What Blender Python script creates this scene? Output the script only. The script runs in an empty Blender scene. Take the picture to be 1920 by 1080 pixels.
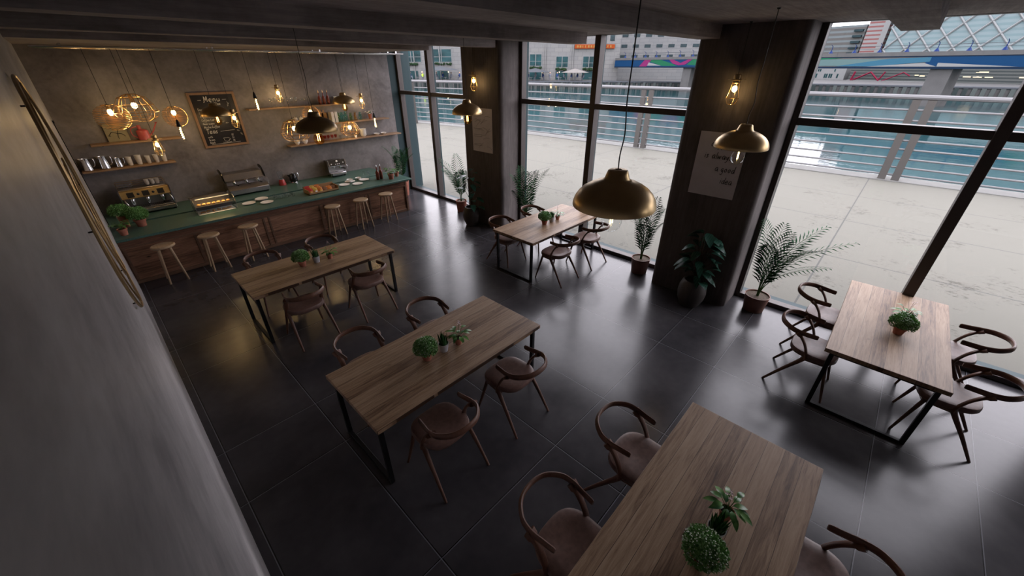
import bpy, math, random
from math import sin, cos, pi, radians, atan2, hypot
from mathutils import Vector, Matrix
random.seed(7)
S = bpy.context.scene
COL = S.collection

# ------------------------------------------------------------------ materials
def nmat(name):
    m = bpy.data.materials.new(name); m.use_nodes = True
    nt = m.node_tree; nt.nodes.clear()
    out = nt.nodes.new('ShaderNodeOutputMaterial')
    return m, nt, out
def N(nt, t, **k):
    n = nt.nodes.new(t)
    for a, b in k.items():
        if a.startswith('i_'): n.inputs[int(a[2:])].default_value = b
        else: setattr(n, a, b)
    return n
def bsdf(nt, out, col=(.5, .5, .5), rough=.5, metal=0, spec=None, trans=0, ior=1.45):
    b = nt.nodes.new('ShaderNodeBsdfPrincipled')
    b.inputs['Base Color'].default_value = (*col, 1); b.inputs['Roughness'].default_value = rough
    b.inputs['Metallic'].default_value = metal
    if spec is not None: b.inputs['Specular IOR Level'].default_value = spec
    b.inputs['Transmission Weight'].default_value = trans; b.inputs['IOR'].default_value = ior
    nt.links.new(b.outputs[0], out.inputs[0]); return b
def ramp(nt, fac, stops):
    r = nt.nodes.new('ShaderNodeValToRGB'); e = r.color_ramp.elements
    while len(e) < len(stops): e.new(.5)
    for x, (p, c) in reversed(list(zip(e, stops))): x.position = p
    for x, (p, c) in zip(e, stops): x.color = (*c, 1)
    nt.links.new(fac, r.inputs[0]); return r
def coords(nt, kind='Object', scale=(1, 1, 1), rot=(0, 0, 0)):
    t = nt.nodes.new('ShaderNodeTexCoord'); mp = nt.nodes.new('ShaderNodeMapping')
    mp.inputs['Scale'].default_value = scale; mp.inputs['Rotation'].default_value = rot
    nt.links.new(t.outputs[kind], mp.inputs[0]); return mp
def noise(nt, vec, scale=5, detail=4, rough=.5, dist=0):
    n = nt.nodes.new('ShaderNodeTexNoise'); n.inputs['Scale'].default_value = scale
    n.inputs['Detail'].default_value = detail; n.inputs['Roughness'].default_value = rough
    n.inputs['Distortion'].default_value = dist
    nt.links.new(vec.outputs[0], n.inputs['Vector']); return n
def bump(nt, h, b, strength=.3, dist=.01):
    n = nt.nodes.new('ShaderNodeBump'); n.inputs['Strength'].default_value = strength; n.inputs['Distance'].default_value = dist
    nt.links.new(h, n.inputs['Height']); nt.links.new(n.outputs[0], b.inputs['Normal']); return n
def plain(name, col, rough=.5, metal=0, var=.0, scale=20, spec=None, bmp=0):
    m, nt, out = nmat(name); b = bsdf(nt, out, col, rough, metal, spec)
    if var:
        c = coords(nt); n = noise(nt, c, scale, 4)
        lo = tuple(x * (1 - var) for x in col); hi = tuple(min(1, x * (1 + var)) for x in col)
        r = ramp(nt, n.outputs[0], [(.3, lo), (.7, hi)]); nt.links.new(r.outputs[0], b.inputs[0])
        if bmp: bump(nt, n.outputs[0], b, bmp, .005)
    return m
def emit(name, col, s):
    m, nt, out = nmat(name); e = N(nt, 'ShaderNodeEmission'); e.inputs[0].default_value = (*col, 1); e.inputs[1].default_value = s
    nt.links.new(e.outputs[0], out.inputs[0]); return m
def pane(name, tint=(.9, .96, .96), rough=.02, refl=1.5):
    m, nt, out = nmat(name)
    tr = N(nt, 'ShaderNodeBsdfTransparent'); tr.inputs[0].default_value = (*tint, 1)
    gl = N(nt, 'ShaderNodeBsdfGlossy'); gl.inputs['Roughness'].default_value = rough
    fr = N(nt, 'ShaderNodeFresnel'); fr.inputs[0].default_value = refl
    mx = N(nt, 'ShaderNodeMixShader')
    ge = N(nt, 'ShaderNodeNewGeometry'); iv = N(nt, 'ShaderNodeMath', operation='SUBTRACT'); iv.inputs[0].default_value = 1; nt.links.new(ge.outputs['Backfacing'], iv.inputs[1])
    ml = N(nt, 'ShaderNodeMath', operation='MULTIPLY'); nt.links.new(fr.outputs[0], ml.inputs[0]); nt.links.new(iv.outputs[0], ml.inputs[1])
    nt.links.new(ml.outputs[0], mx.inputs[0]); nt.links.new(tr.outputs[0], mx.inputs[1]); nt.links.new(gl.outputs[0], mx.inputs[2])
    nt.links.new(mx.outputs[0], out.inputs[0]); return m
def concrete(name, a, b_, scale=(1, 1, 1), rough=.8, streak=None, bstr=.25):
    m, nt, out = nmat(name); b = bsdf(nt, out, a, rough)
    c = coords(nt, scale=scale)
    n1 = noise(nt, c, 1.3, 8, .62, .6); n2 = noise(nt, c, 14, 6, .6)
    mx = N(nt, 'ShaderNodeMath', operation='MULTIPLY_ADD'); mx.inputs[1].default_value = .3
    nt.links.new(n2.outputs[0], mx.inputs[0]); nt.links.new(n1.outputs[0], mx.inputs[2])
    r = ramp(nt, mx.outputs[0], [(.42, a), (.82, b_)]); nt.links.new(r.outputs[0], b.inputs[0])
    if streak:
        c2 = coords(nt, scale=streak); n3 = noise(nt, c2, 3, 6, .7)
        m2 = N(nt, 'ShaderNodeMix', data_type='RGBA', blend_type='OVERLAY'); m2.inputs[0].default_value = .5
        r2 = ramp(nt, n3.outputs[0], [(.35, (.3, .3, .3)), (.65, (.68, .68, .68))])
        nt.links.new(r.outputs[0], m2.inputs[6]); nt.links.new(r2.outputs[0], m2.inputs[7]); nt.links.new(m2.outputs[2], b.inputs[0])
        bump(nt, n3.outputs[0], b, bstr, .006)
    else: bump(nt, mx.outputs[0], b, bstr, .008)
    return m
def wood(name, cols, plank=.118, axis='x', rough=.5, grain=1.0, seam=True):
    # boards run along object X (or Y/Z); each board gets its own tone
    m, nt, out = nmat(name); b = bsdf(nt, out, cols[0], rough, spec=.35)
    t = N(nt, 'ShaderNodeTexCoord'); sp = N(nt, 'ShaderNodeSeparateXYZ'); nt.links.new(t.outputs['Object'], sp.inputs[0])
    across = {'x': 1, 'xz': 2, 'y': 0, 'z': 0}[axis]; along = {'x': 0, 'xz': 0, 'y': 1, 'z': 2}[axis]
    dv = N(nt, 'ShaderNodeMath', operation='DIVIDE'); nt.links.new(sp.outputs[across], dv.inputs[0]); dv.inputs[1].default_value = plank
    fl = N(nt, 'ShaderNodeMath', operation='FLOOR'); nt.links.new(dv.outputs[0], fl.inputs[0])
    fr = N(nt, 'ShaderNodeMath', operation='FRACT'); nt.links.new(dv.outputs[0], fr.inputs[0])
    wn = N(nt, 'ShaderNodeTexWhiteNoise', noise_dimensions='1D'); nt.links.new(fl.outputs[0], wn.inputs['W'])
    off = N(nt, 'ShaderNodeMath', operation='MULTIPLY'); nt.links.new(wn.outputs[0], off.inputs[0]); off.inputs[1].default_value = 37
    al = N(nt, 'ShaderNodeMath', operation='ADD'); nt.links.new(sp.outputs[along], al.inputs[0]); nt.links.new(off.outputs[0], al.inputs[1])
    cb = N(nt, 'ShaderNodeCombineXYZ')
    ms = N(nt, 'ShaderNodeMath', operation='MULTIPLY'); nt.links.new(al.outputs[0], ms.inputs[0]); ms.inputs[1].default_value = 1.1
    ma = N(nt, 'ShaderNodeMath', operation='MULTIPLY'); nt.links.new(sp.outputs[across], ma.inputs[0]); ma.inputs[1].default_value = 14
    nt.links.new(ms.outputs[0], cb.inputs[0]); nt.links.new(ma.outputs[0], cb.inputs[1]); nt.links.new(off.outputs[0], cb.inputs[2])
    n1 = noise(nt, cb, 2.2, 9, .68, .9)
    cb2 = N(nt, 'ShaderNodeCombineXYZ')
    m3 = N(nt, 'ShaderNodeMath', operation='MULTIPLY'); nt.links.new(al.outputs[0], m3.inputs[0]); m3.inputs[1].default_value = 3
    m4 = N(nt, 'ShaderNodeMath', operation='MULTIPLY'); nt.links.new(sp.outputs[across], m4.inputs[0]); m4.inputs[1].default_value = 90
    nt.links.new(m3.outputs[0], cb2.inputs[0]); nt.links.new(m4.outputs[0], cb2.inputs[1]); nt.links.new(off.outputs[0], cb2.inputs[2])
    n2 = noise(nt, cb2, 2.0, 4, .6, .3)
    s1 = N(nt, 'ShaderNodeMath', operation='MULTIPLY_ADD'); nt.links.new(n2.outputs[0], s1.inputs[0]); s1.inputs[1].default_value = .35 * grain; nt.links.new(n1.outputs[0], s1.inputs[2])
    s2 = N(nt, 'ShaderNodeMath', operation='MULTIPLY_ADD'); nt.links.new(wn.outputs[0], s2.inputs[0]); s2.inputs[1].default_value = .22; nt.links.new(s1.outputs[0], s2.inputs[2])
    st = [(.5 + i * .48 / (len(cols) - 1), c) for i, c in enumerate(cols)]
    r = ramp(nt, s2.outputs[0], st)
    last = r.outputs[0]
    if seam:
        pg = N(nt, 'ShaderNodeMath', operation='PINGPONG'); nt.links.new(dv.outputs[0], pg.inputs[0]); pg.inputs[1].default_value = .5
        gt = N(nt, 'ShaderNodeMath', operation='LESS_THAN'); nt.links.new(pg.outputs[0], gt.inputs[0]); gt.inputs[1].default_value = .0014 / plank
        mx = N(nt, 'ShaderNodeMix', data_type='RGBA'); nt.links.new(gt.outputs[0], mx.inputs[0]); nt.links.new(last, mx.inputs[6])
        mx.inputs[7].default_value = (*[c * .8 for c in cols[0]], 1); last = mx.outputs[2]
    # knots
    vo = N(nt, 'ShaderNodeTexVoronoi'); vo.inputs['Scale'].default_value = 1.0; 
    cb3 = N(nt, 'ShaderNodeCombineXYZ'); m5 = N(nt, 'ShaderNodeMath', operation='MULTIPLY'); nt.links.new(al.outputs[0], m5.inputs[0]); m5.inputs[1].default_value = 2.2
    m6 = N(nt, 'ShaderNodeMath', operation='MULTIPLY'); nt.links.new(sp.outputs[across], m6.inputs[0]); m6.inputs[1].default_value = 5
    nt.links.new(m5.outputs[0], cb3.inputs[0]); nt.links.new(m6.outputs[0], cb3.inputs[1]); nt.links.new(off.outputs[0], cb3.inputs[2])
    nt.links.new(cb3.outputs[0], vo.inputs['Vector'])
    kr = ramp(nt, vo.outputs['Distance'], [(.03, (1, 1, 1)), (.1, (0, 0, 0))])
    mk = N(nt, 'ShaderNodeMix', data_type='RGBA'); nt.links.new(kr.outputs[0], mk.inputs[0]); nt.links.new(last, mk.inputs[6])
    mk.inputs[7].default_value = (*[c * .5 for c in cols[0]], 1)
    nt.links.new(mk.outputs[2], b.inputs[0]); bump(nt, s1.outputs[0], b, .35, .004)
    return m
def math(nt, op, a, b=None):
    n = N(nt, 'ShaderNodeMath', operation=op)
    for i, v in enumerate((a, b)):
        if v is None: continue
        if isinstance(v, (int, float)): n.inputs[i].default_value = v
        else: nt.links.new(v, n.inputs[i])
    return n.outputs[0]
def floor_mat():
    m, nt, out = nmat('dark_stone_tiles'); b = bsdf(nt, out, (.03, .03, .035), .3)
    c = coords(nt); n1 = noise(nt, c, 1.4, 5, .55); n2 = noise(nt, c, 9, 3, .5)
    s = math(nt, 'ADD', n1.outputs[0], math(nt, 'MULTIPLY', n2.outputs[0], .25))
    r = ramp(nt, s, [(.42, (.032, .030, .0335)), (.6, (.045, .0425, .0475)), (.84, (.066, .062, .067))])
    rr = ramp(nt, n1.outputs[0], [(.3, (.205,) * 3), (.7, (.26,) * 3)]); nt.links.new(rr.outputs[0], b.inputs['Roughness'])
    sp = N(nt, 'ShaderNodeSeparateXYZ'); t = N(nt, 'ShaderNodeTexCoord'); nt.links.new(t.outputs['Object'], sp.inputs[0])
    def near(ax, off, w):   # mask of lines with period 2.27 at the offset
        v = math(nt, 'SUBTRACT', sp.outputs[ax], off - 2.27 * 8); f = math(nt, 'FLOORED_MODULO', v, 2.27)
        d = math(nt, 'MINIMUM', f, math(nt, 'SUBTRACT', 2.27, f)); return math(nt, 'LESS_THAN', d, w), math(nt, 'MULTIPLY', d, 1)
    ms = [near(0, 2.157, .0045), near(0, 3.026, .0045), near(1, 1.455, .0045), near(1, .735, .0045)]
    k = ms[0][0]
    for q in ms[1:]: k = math(nt, 'MAXIMUM', k, q[0])
    # chamfer highlight painted into the colour beside each groove
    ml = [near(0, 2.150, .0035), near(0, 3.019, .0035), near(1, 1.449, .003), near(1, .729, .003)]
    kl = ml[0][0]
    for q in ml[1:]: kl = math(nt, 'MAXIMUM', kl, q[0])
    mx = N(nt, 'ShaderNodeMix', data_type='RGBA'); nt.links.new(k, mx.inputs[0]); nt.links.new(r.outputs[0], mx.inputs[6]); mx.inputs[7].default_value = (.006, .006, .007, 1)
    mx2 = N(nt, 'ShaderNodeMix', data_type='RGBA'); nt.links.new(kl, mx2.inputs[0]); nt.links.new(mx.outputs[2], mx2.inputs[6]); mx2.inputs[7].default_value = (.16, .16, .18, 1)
    nt.links.new(mx2.outputs[2], b.inputs[0])
    return m
def promenade_mat():
    m, nt, out = nmat('pale_paving'); b = bsdf(nt, out, (.5, .5, .46), .75)
    c = coords(nt); n1 = noise(nt, c, .8, 8, .65); c9 = coords(nt, scale=(1.6, .7, 1)); n2 = noise(nt, c9, 9, 9, .85)
    s = math(nt, 'ADD', n1.outputs[0], math(nt, 'MULTIPLY', n2.outputs[0], 1.3))
    r = ramp(nt, s, [(.85, (.043, .040, .032)), (1.12, (.082, .079, .067)), (1.4, (.12, .117, .100))])
    sp = N(nt, 'ShaderNodeSeparateXYZ'); t = N(nt, 'ShaderNodeTexCoord'); nt.links.new(t.outputs['Object'], sp.inputs[0])
    def near(ax, off, p, w):
        f = math(nt, 'FLOORED_MODULO', math(nt, 'SUBTRACT', sp.outputs[ax], off - p * 20), p)
        return math(nt, 'LESS_THAN', math(nt, 'MINIMUM', f, math(nt, 'SUBTRACT', p, f)), w)
    k = math(nt, 'MAXIMUM', near(0, 9.4, 2.72, .014), near(1, .35, 4.4, .014))
    mx = N(nt, 'ShaderNodeMix', data_type='RGBA'); nt.links.new(k, mx.inputs[0]); nt.links.new(r.outputs[0], mx.inputs[6]); mx.inputs[7].default_value = (.07, .07, .065, 1)
    nt.links.new(mx.outputs[2], b.inputs[0]); bump(nt, n2.outputs[0], b, .3, .01); return m
def blocks_mat(name, c1, c2, mortar, w=1.6, h=.8):
    m, nt, out = nmat(name); b = bsdf(nt, out, c1, .8)
    t = N(nt, 'ShaderNodeTexCoord'); br = N(nt, 'ShaderNodeTexBrick'); br.inputs['Scale'].default_value = 1
    sp = N(nt, 'ShaderNodeSeparateXYZ'); cb = N(nt, 'ShaderNodeCombineXYZ'); nt.links.new(t.outputs['Object'], sp.inputs[0])
    nt.links.new(sp.outputs[0], cb.inputs[0]); nt.links.new(sp.outputs[2], cb.inputs[1]); nt.links.new(cb.outputs[0], br.inputs['Vector'])
    br.inputs['Color1'].default_value = (*c1, 1); br.inputs['Color2'].default_value = (*c2, 1); br.inputs['Mortar'].default_value = (*mortar, 1)
    br.inputs['Mortar Size'].default_value = .035; br.inputs['Brick Width'].default_value = w; br.inputs['Row Height'].default_value = h
    nt.links.new(br.outputs[0], b.inputs[0]); return m
def stripes_mat(name, c1, c2, period, axis=0, duty=.5, rough=.7):
    m, nt, out = nmat(name); b = bsdf(nt, out, c1, rough)
    t = N(nt, 'ShaderNodeTexCoord'); sp = N(nt, 'ShaderNodeSeparateXYZ'); nt.links.new(t.outputs['Object'], sp.inputs[0])
    f = math(nt, 'FRACT', math(nt, 'DIVIDE', sp.outputs[axis], period)); k = math(nt, 'LESS_THAN', f, duty)
    mx = N(nt, 'ShaderNodeMix', data_type='RGBA'); nt.links.new(k, mx.inputs[0]); mx.inputs[6].default_value = (*c1, 1); mx.inputs[7].default_value = (*c2, 1)
    nt.links.new(mx.outputs[2], b.inputs[0]); return m
def water_mat():
    m, nt, out = nmat('canal_water'); b = bsdf(nt, out, (.006, .036, .042), .05, spec=.5, ior=1.33)
    c = coords(nt, scale=(1, .55, 1)); n = noise(nt, c, .9, 5, .6); bump(nt, n.outputs[0], b, .16, .08); return m
def leaf_mat(name, c1, c2, scale=9, rough=.4):
    m, nt, out = nmat(name); b = bsdf(nt, out, c1, rough); c = coords(nt); n = noise(nt, c, scale, 3)
    r = ramp(nt, n.outputs[0], [(.35, c1), (.65, c2)]); nt.links.new(r.outputs[0], b.inputs[0])
    b.inputs['Subsurface Weight'].default_value = 0
    return m

M = {}
M['wall_back'] = concrete('trowelled_plaster', (.118, .105, .102), (.275, .25, .247), scale=(1.1, 1, 1.1), rough=.75, bstr=.3)
M['wall_left'] = concrete('polished_plaster', (.17, .16, .163), (.52, .495, .495), scale=(1, .35, .8), rough=.42, bstr=.12)
M['ceil'] = concrete('board_marked_concrete', (.22, .19, .19), (.38, .335, .33), scale=(1, 1, 1), rough=.85, streak=(.6, 9, 9), bstr=.3)
M['column'] = concrete('column_concrete', (.062, .051, .048), (.13, .11, .106), scale=(1, 1, .5), rough=.8, streak=(9, 9, .5), bstr=.3)
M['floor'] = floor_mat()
M['table'] = wood('table_oak', [(.055, .027, .015), (.175, .103, .060), (.285, .185, .115), (.36, .25, .165)], .118, 'x', .48)
M['counter_front'] = wood('counter_walnut', [(.06, .028, .018), (.17, .082, .048), (.34, .18, .11)], .16, 'xz', .5, seam=False)
M['counter_trim'] = wood('counter_trim_wood', [(.10, .055, .033), (.17, .095, .06)], .3, 'xz', .5, seam=False)
M['green'] = plain('green_stone', (.065, .135, .112), .32, var=.25, scale=60)
M['dark_gap'] = plain('dark_wood_body', (.035, .022, .016), .6)
M['shelf'] = wood('shelf_oak', [(.22, .13, .075), (.36, .23, .14)], .4, 'x', .5, seam=False)
M['stool'] = wood('pale_beech', [(.33, .22, .13), (.46, .33, .21)], .5, 'z', .45, seam=False)
M['chair'] = wood('walnut_frame', [(.07, .031, .020), (.155, .074, .048)], .5, 'z', .33, seam=False)
M['leather'] = plain('brown_leather', (.145, .082, .066), .4, var=.2, scale=30, bmp=.1)
M['black'] = plain('black_steel', (.02, .02, .022), .4, .6)
M['cord'] = plain('black_cord', (.01, .01, .01), .6)
M['brass'] = plain('aged_brass', (.50, .355, .175), .34, 1, var=.1, scale=8)
M['brass_dark'] = plain('dark_brass', (.30, .205, .095), .36, 1, var=.15, scale=6)
M['copper'] = plain('copper_wire', (.75, .47, .22), .3, 1)
M['chrome'] = plain('chrome', (.75, .75, .77), .16, 1)
M['steel'] = plain('brushed_steel', (.42, .40, .40), .32, 1, var=.08, scale=40)
M['steel_dark'] = plain('dark_steel', (.16, .15, .15), .4, 1)
M['white'] = plain('white_ceramic', (.86, .84, .82), .3, var=.03, scale=30)
M['cup'] = plain('offwhite_stoneware', (.55, .52, .49), .5, var=.1, scale=30)
M['grey_pot'] = plain('grey_glazed_pot', (.45, .45, .47), .45, var=.08, scale=12)
M['terra'] = plain('terracotta', (.36, .13, .085), .75, var=.2, scale=18)
M['terra_dark'] = plain('brown_clay', (.18, .085, .06), .6, var=.2, scale=8)
M['dark_pot'] = concrete('dark_stoneware', (.024, .02, .018), (.075, .063, .056), scale=(3, 3, .6), rough=.5)
M['soil'] = plain('soil', (.10, .075, .055), .95, var=.5, scale=80)
M['soil_dark'] = plain('dark_soil', (.02, .014, .01), .95, var=.5, scale=80)
M['bush'] = leaf_mat('bush_leaves', (.07, .21, .045), (.26, .48, .17), 60, .6)
M['bush_white'] = leaf_mat('tiny_white_flowers', (.55, .6, .5), (.8, .82, .76), 25, .6)
M['succ'] = leaf_mat('upright_leaves', (.025, .10, .035), (.07, .20, .06), 30, .4)
M['leafy'] = leaf_mat('broad_leaves', (.02, .10, .03), (.12, .26, .06), 14, .3)
M['petal'] = plain('pink_white_petals', (.55, .42, .42), .6)
M['palm'] = leaf_mat('palm_fronds', (.012, .055, .024), (.035, .12, .05), 10, .6)
M['big_leaf'] = stripes_mat('veined_leaves', (.012, .048, .033), (.03, .088, .062), .028, 1, .7, .3)
M['stem'] = plain('plant_stem', (.05, .035, .02), .7)
M['stem_green'] = plain('green_stem', (.06, .14, .03), .6)
M['glass'] = pane('window_glass', (.95, .945, .955))
M['thin_glass'] = pane('clear_glass', (.94, .95, .95), .03, 1.6)
M['amber_glass'] = pane('amber_glass', (.88, .70, .42), .03, 1.6)
M['green_glass'] = pane('green_glass', (.80, .92, .74), .05, 1.4)
M['teal_glass'] = pane('teal_glass', (.72, .92, .90), .05, 1.4)
M['red_glass'] = pane('red_glass', (.92, .6, .58), .05, 1.4)
M['bulb'] = emit('glowing_bulb', (1, .66, .24), 16)
M['filament'] = emit('glowing_filament', (1, .62, .2), 22)
M['dim_filament'] = emit('dim_filament', (1, .75, .3), 9)
M['frame'] = plain('bronze_window_frame', (.055, .045, .042), .45, .3)
M['frame_out'] = plain('outer_frame', (.035, .055, .06), .5, .0)
M['paper'] = plain('poster_paper', (.58, .54, .55), .8, var=.06, scale=6)
M['ink'] = plain('black_ink', (.012, .012, .015), .6)
M['grey_ink'] = plain('grey_ink', (.16, .15, .15), .7)
M['board'] = plain('blackboard', (.012, .010, .009), .35, var=.3, scale=5)
M['chalk'] = plain('white_chalk', (.62, .6, .56), .9)
M['oak_frame'] = wood('oak_frame', [(.22, .13, .08), (.34, .21, .13)], .5, 'x', .5, seam=False)
M['red'] = plain('red_enamel', (.45, .05, .05), .3)
M['red_soft'] = plain('dull_red_enamel', (.38, .07, .07), .35)
M['black_gloss'] = plain('black_gloss', (.01, .01, .011), .12)
M['gold'] = plain('brushed_gold_panel', (.62, .42, .17), .38, .8, var=.08, scale=30)
M['dark_panel'] = plain('dark_display', (.03, .026, .022), .25)
M['light_wood'] = wood('light_wood', [(.30, .16, .07), (.42, .25, .12)], .4, 'x', .5, seam=False)
M['book'] = plain('grey_book_cover', (.50, .48, .46), .6)
M['canvas'] = plain('canvas_print', (.26, .23, .15), .8, var=.15, scale=8)
M['promenade'] = promenade_mat()
M['kerb'] = plain('pale_kerb', (0.1344, 0.1344, 0.1277), .8, var=.08, scale=3)
M['railing'] = plain('pale_metal_rail', (0.1386, 0.1386, 0.1428), .45, .2)
M['post'] = plain('rail_post', (0.0672, 0.0630, 0.0588), .6)
M['water'] = water_mat()
M['stone'] = blocks_mat('pale_stone', (0.1478, 0.1478, 0.1428), (0.1302, 0.1319, 0.1319), (0.0941, 0.0966, 0.0966), 2.0, .9)
M['stone2'] = blocks_mat('pale_stone_block', (0.1344, 0.1369, 0.1369), (0.1159, 0.1210, 0.1235), (0.0899, 0.0941, 0.0966), 2.4, .8)
M['quay'] = stripes_mat('quay_piles', (0.0227, 0.0311, 0.0311), (0.0588, 0.0697, 0.0672), 1.5, 0, .45)
M['win_teal'] = plain('teal_window', (.010, .036, .040), .2, var=.5, scale=.5)
M['win_grey'] = plain('grey_window', (.016, .028, .032), .25, var=.3, scale=.4)
M['win_frame'] = plain('white_window_frame', (0.1344, 0.1386, 0.1386), .5)
M['orange'] = plain('orange_sign', (0.1898, 0.0336, 0.0042), .6)
M['sign_text'] = plain('yellow_sign_letters', (0.2125, 0.1117, 0.0336), .6)
M['bridge_grey'] = plain('bridge_concrete', (0.0739, 0.0739, 0.0739), .8, var=.1, scale=1)
M['blue'] = plain('blue_paint', (.001, .024, .070), .6)
M['navy'] = plain('navy_paint', (0.0025, 0.0109, 0.0269), .6)
M['violet'] = plain('violet_paint', (0.0134, 0.0109, 0.0672), .6)
M['sky_blue'] = plain('light_blue_paint', (0.0227, 0.0806, 0.1235), .6)
M['magenta'] = plain('magenta_paint', (0.1235, 0.0109, 0.0672), .6)
M['leafgreen'] = plain('green_paint', (0.0067, 0.0756, 0.0361), .6)
M['paleteal'] = plain('pale_teal_paint', (0.0672, 0.1117, 0.1117), .6)
M['whitepaint'] = plain('white_paint', (0.1562, 0.1613, 0.1613), .6)
M['lampblue'] = plain('blue_lamp_post', (0.0025, 0.0151, 0.0739), .5)
M['truss'] = plain('crimson_truss', (0.1117, 0.0042, 0.0202), .5)
M['tower_glass'] = stripes_mat('pale_glass_floors', (0.1117, 0.1613, 0.1705), (0.1386, 0.1831, 0.1924), 1.0, 2, .55, .3)
M['lattice'] = plain('white_lattice', (0.1747, 0.1856, 0.1873), .5)
M['tower_red'] = stripes_mat('red_white_tower', (0.1613, 0.1613, 0.1613), (0.1344, 0.0563, 0.0538), .9, 2, .4)
M['brownblock'] = stripes_mat('brown_block', (0.0672, 0.0672, 0.0647), (0.0941, 0.1117, 0.1159), 1.1, 2, .45)
M['hall'] = stripes_mat('market_hall', (0.0294, 0.0361, 0.0361), (0.0672, 0.0739, 0.0714), .6, 2, .5)
M['hall_light'] = emit('hall_lights', (1, .8, .5), 2.0)
M['parasol'] = plain('pale_parasol', (0.1386, 0.1302, 0.1235), .8)
M['parasol_grey'] = plain('grey_parasol', (0.0487, 0.0538, 0.0605), .8)
M['hedge'] = leaf_mat('hedge', (0.0042, 0.0134, 0.0067), (0.0134, 0.0311, 0.0109), 3, .8)
M['skin'] = plain('skin', (.35, .22, .16), .6)
M['navycloth'] = plain('navy_cloth', (.02, .04, .12), .8)
M['greycloth'] = plain('grey_cloth', (.14, .15, .18), .8)
M['limecloth'] = plain('lime_cloth', (.45, .65, .08), .8)
M['snack_red'] = plain('red_snack_bag', (.5, .04, .03), .4, var=.4, scale=50)
M['snack_yel'] = plain('yellow_snack_bag', (.65, .42, .08), .4, var=.4, scale=50)
M['snack_org'] = plain('orange_snack_bag', (.6, .2, .04), .4, var=.4, scale=50)
M['snack_brn'] = plain('brown_biscuits', (.20, .09, .04), .7, var=.4, scale=50)
M['pastry'] = plain('baked_pastry', (.60, .30, .10), .6, var=.25, scale=30)
M['bottle_brown'] = plain('brown_bottle_glass', (.16, .035, .02), .12, var=.3, scale=20)

for k_ in ('kerb', 'railing', 'post', 'stone', 'stone2', 'quay', 'win_grey', 'win_frame', 'orange', 'sign_text', 'bridge_grey', 'blue', 'navy', 'violet', 'sky_blue', 'magenta', 'leafgreen', 'paleteal', 'whitepaint', 'lampblue', 'truss', 'tower_glass', 'lattice', 'tower_red', 'brownblock', 'hall', 'parasol', 'parasol_grey', 'hedge', 'promenade', 'win_teal', 'frame_out', 'palm', 'big_leaf', 'navycloth', 'greycloth'):
    for n_ in M[k_].node_tree.nodes:
        if n_.type == 'BSDF_PRINCIPLED': n_.inputs['Specular IOR Level'].default_value = .12
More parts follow.
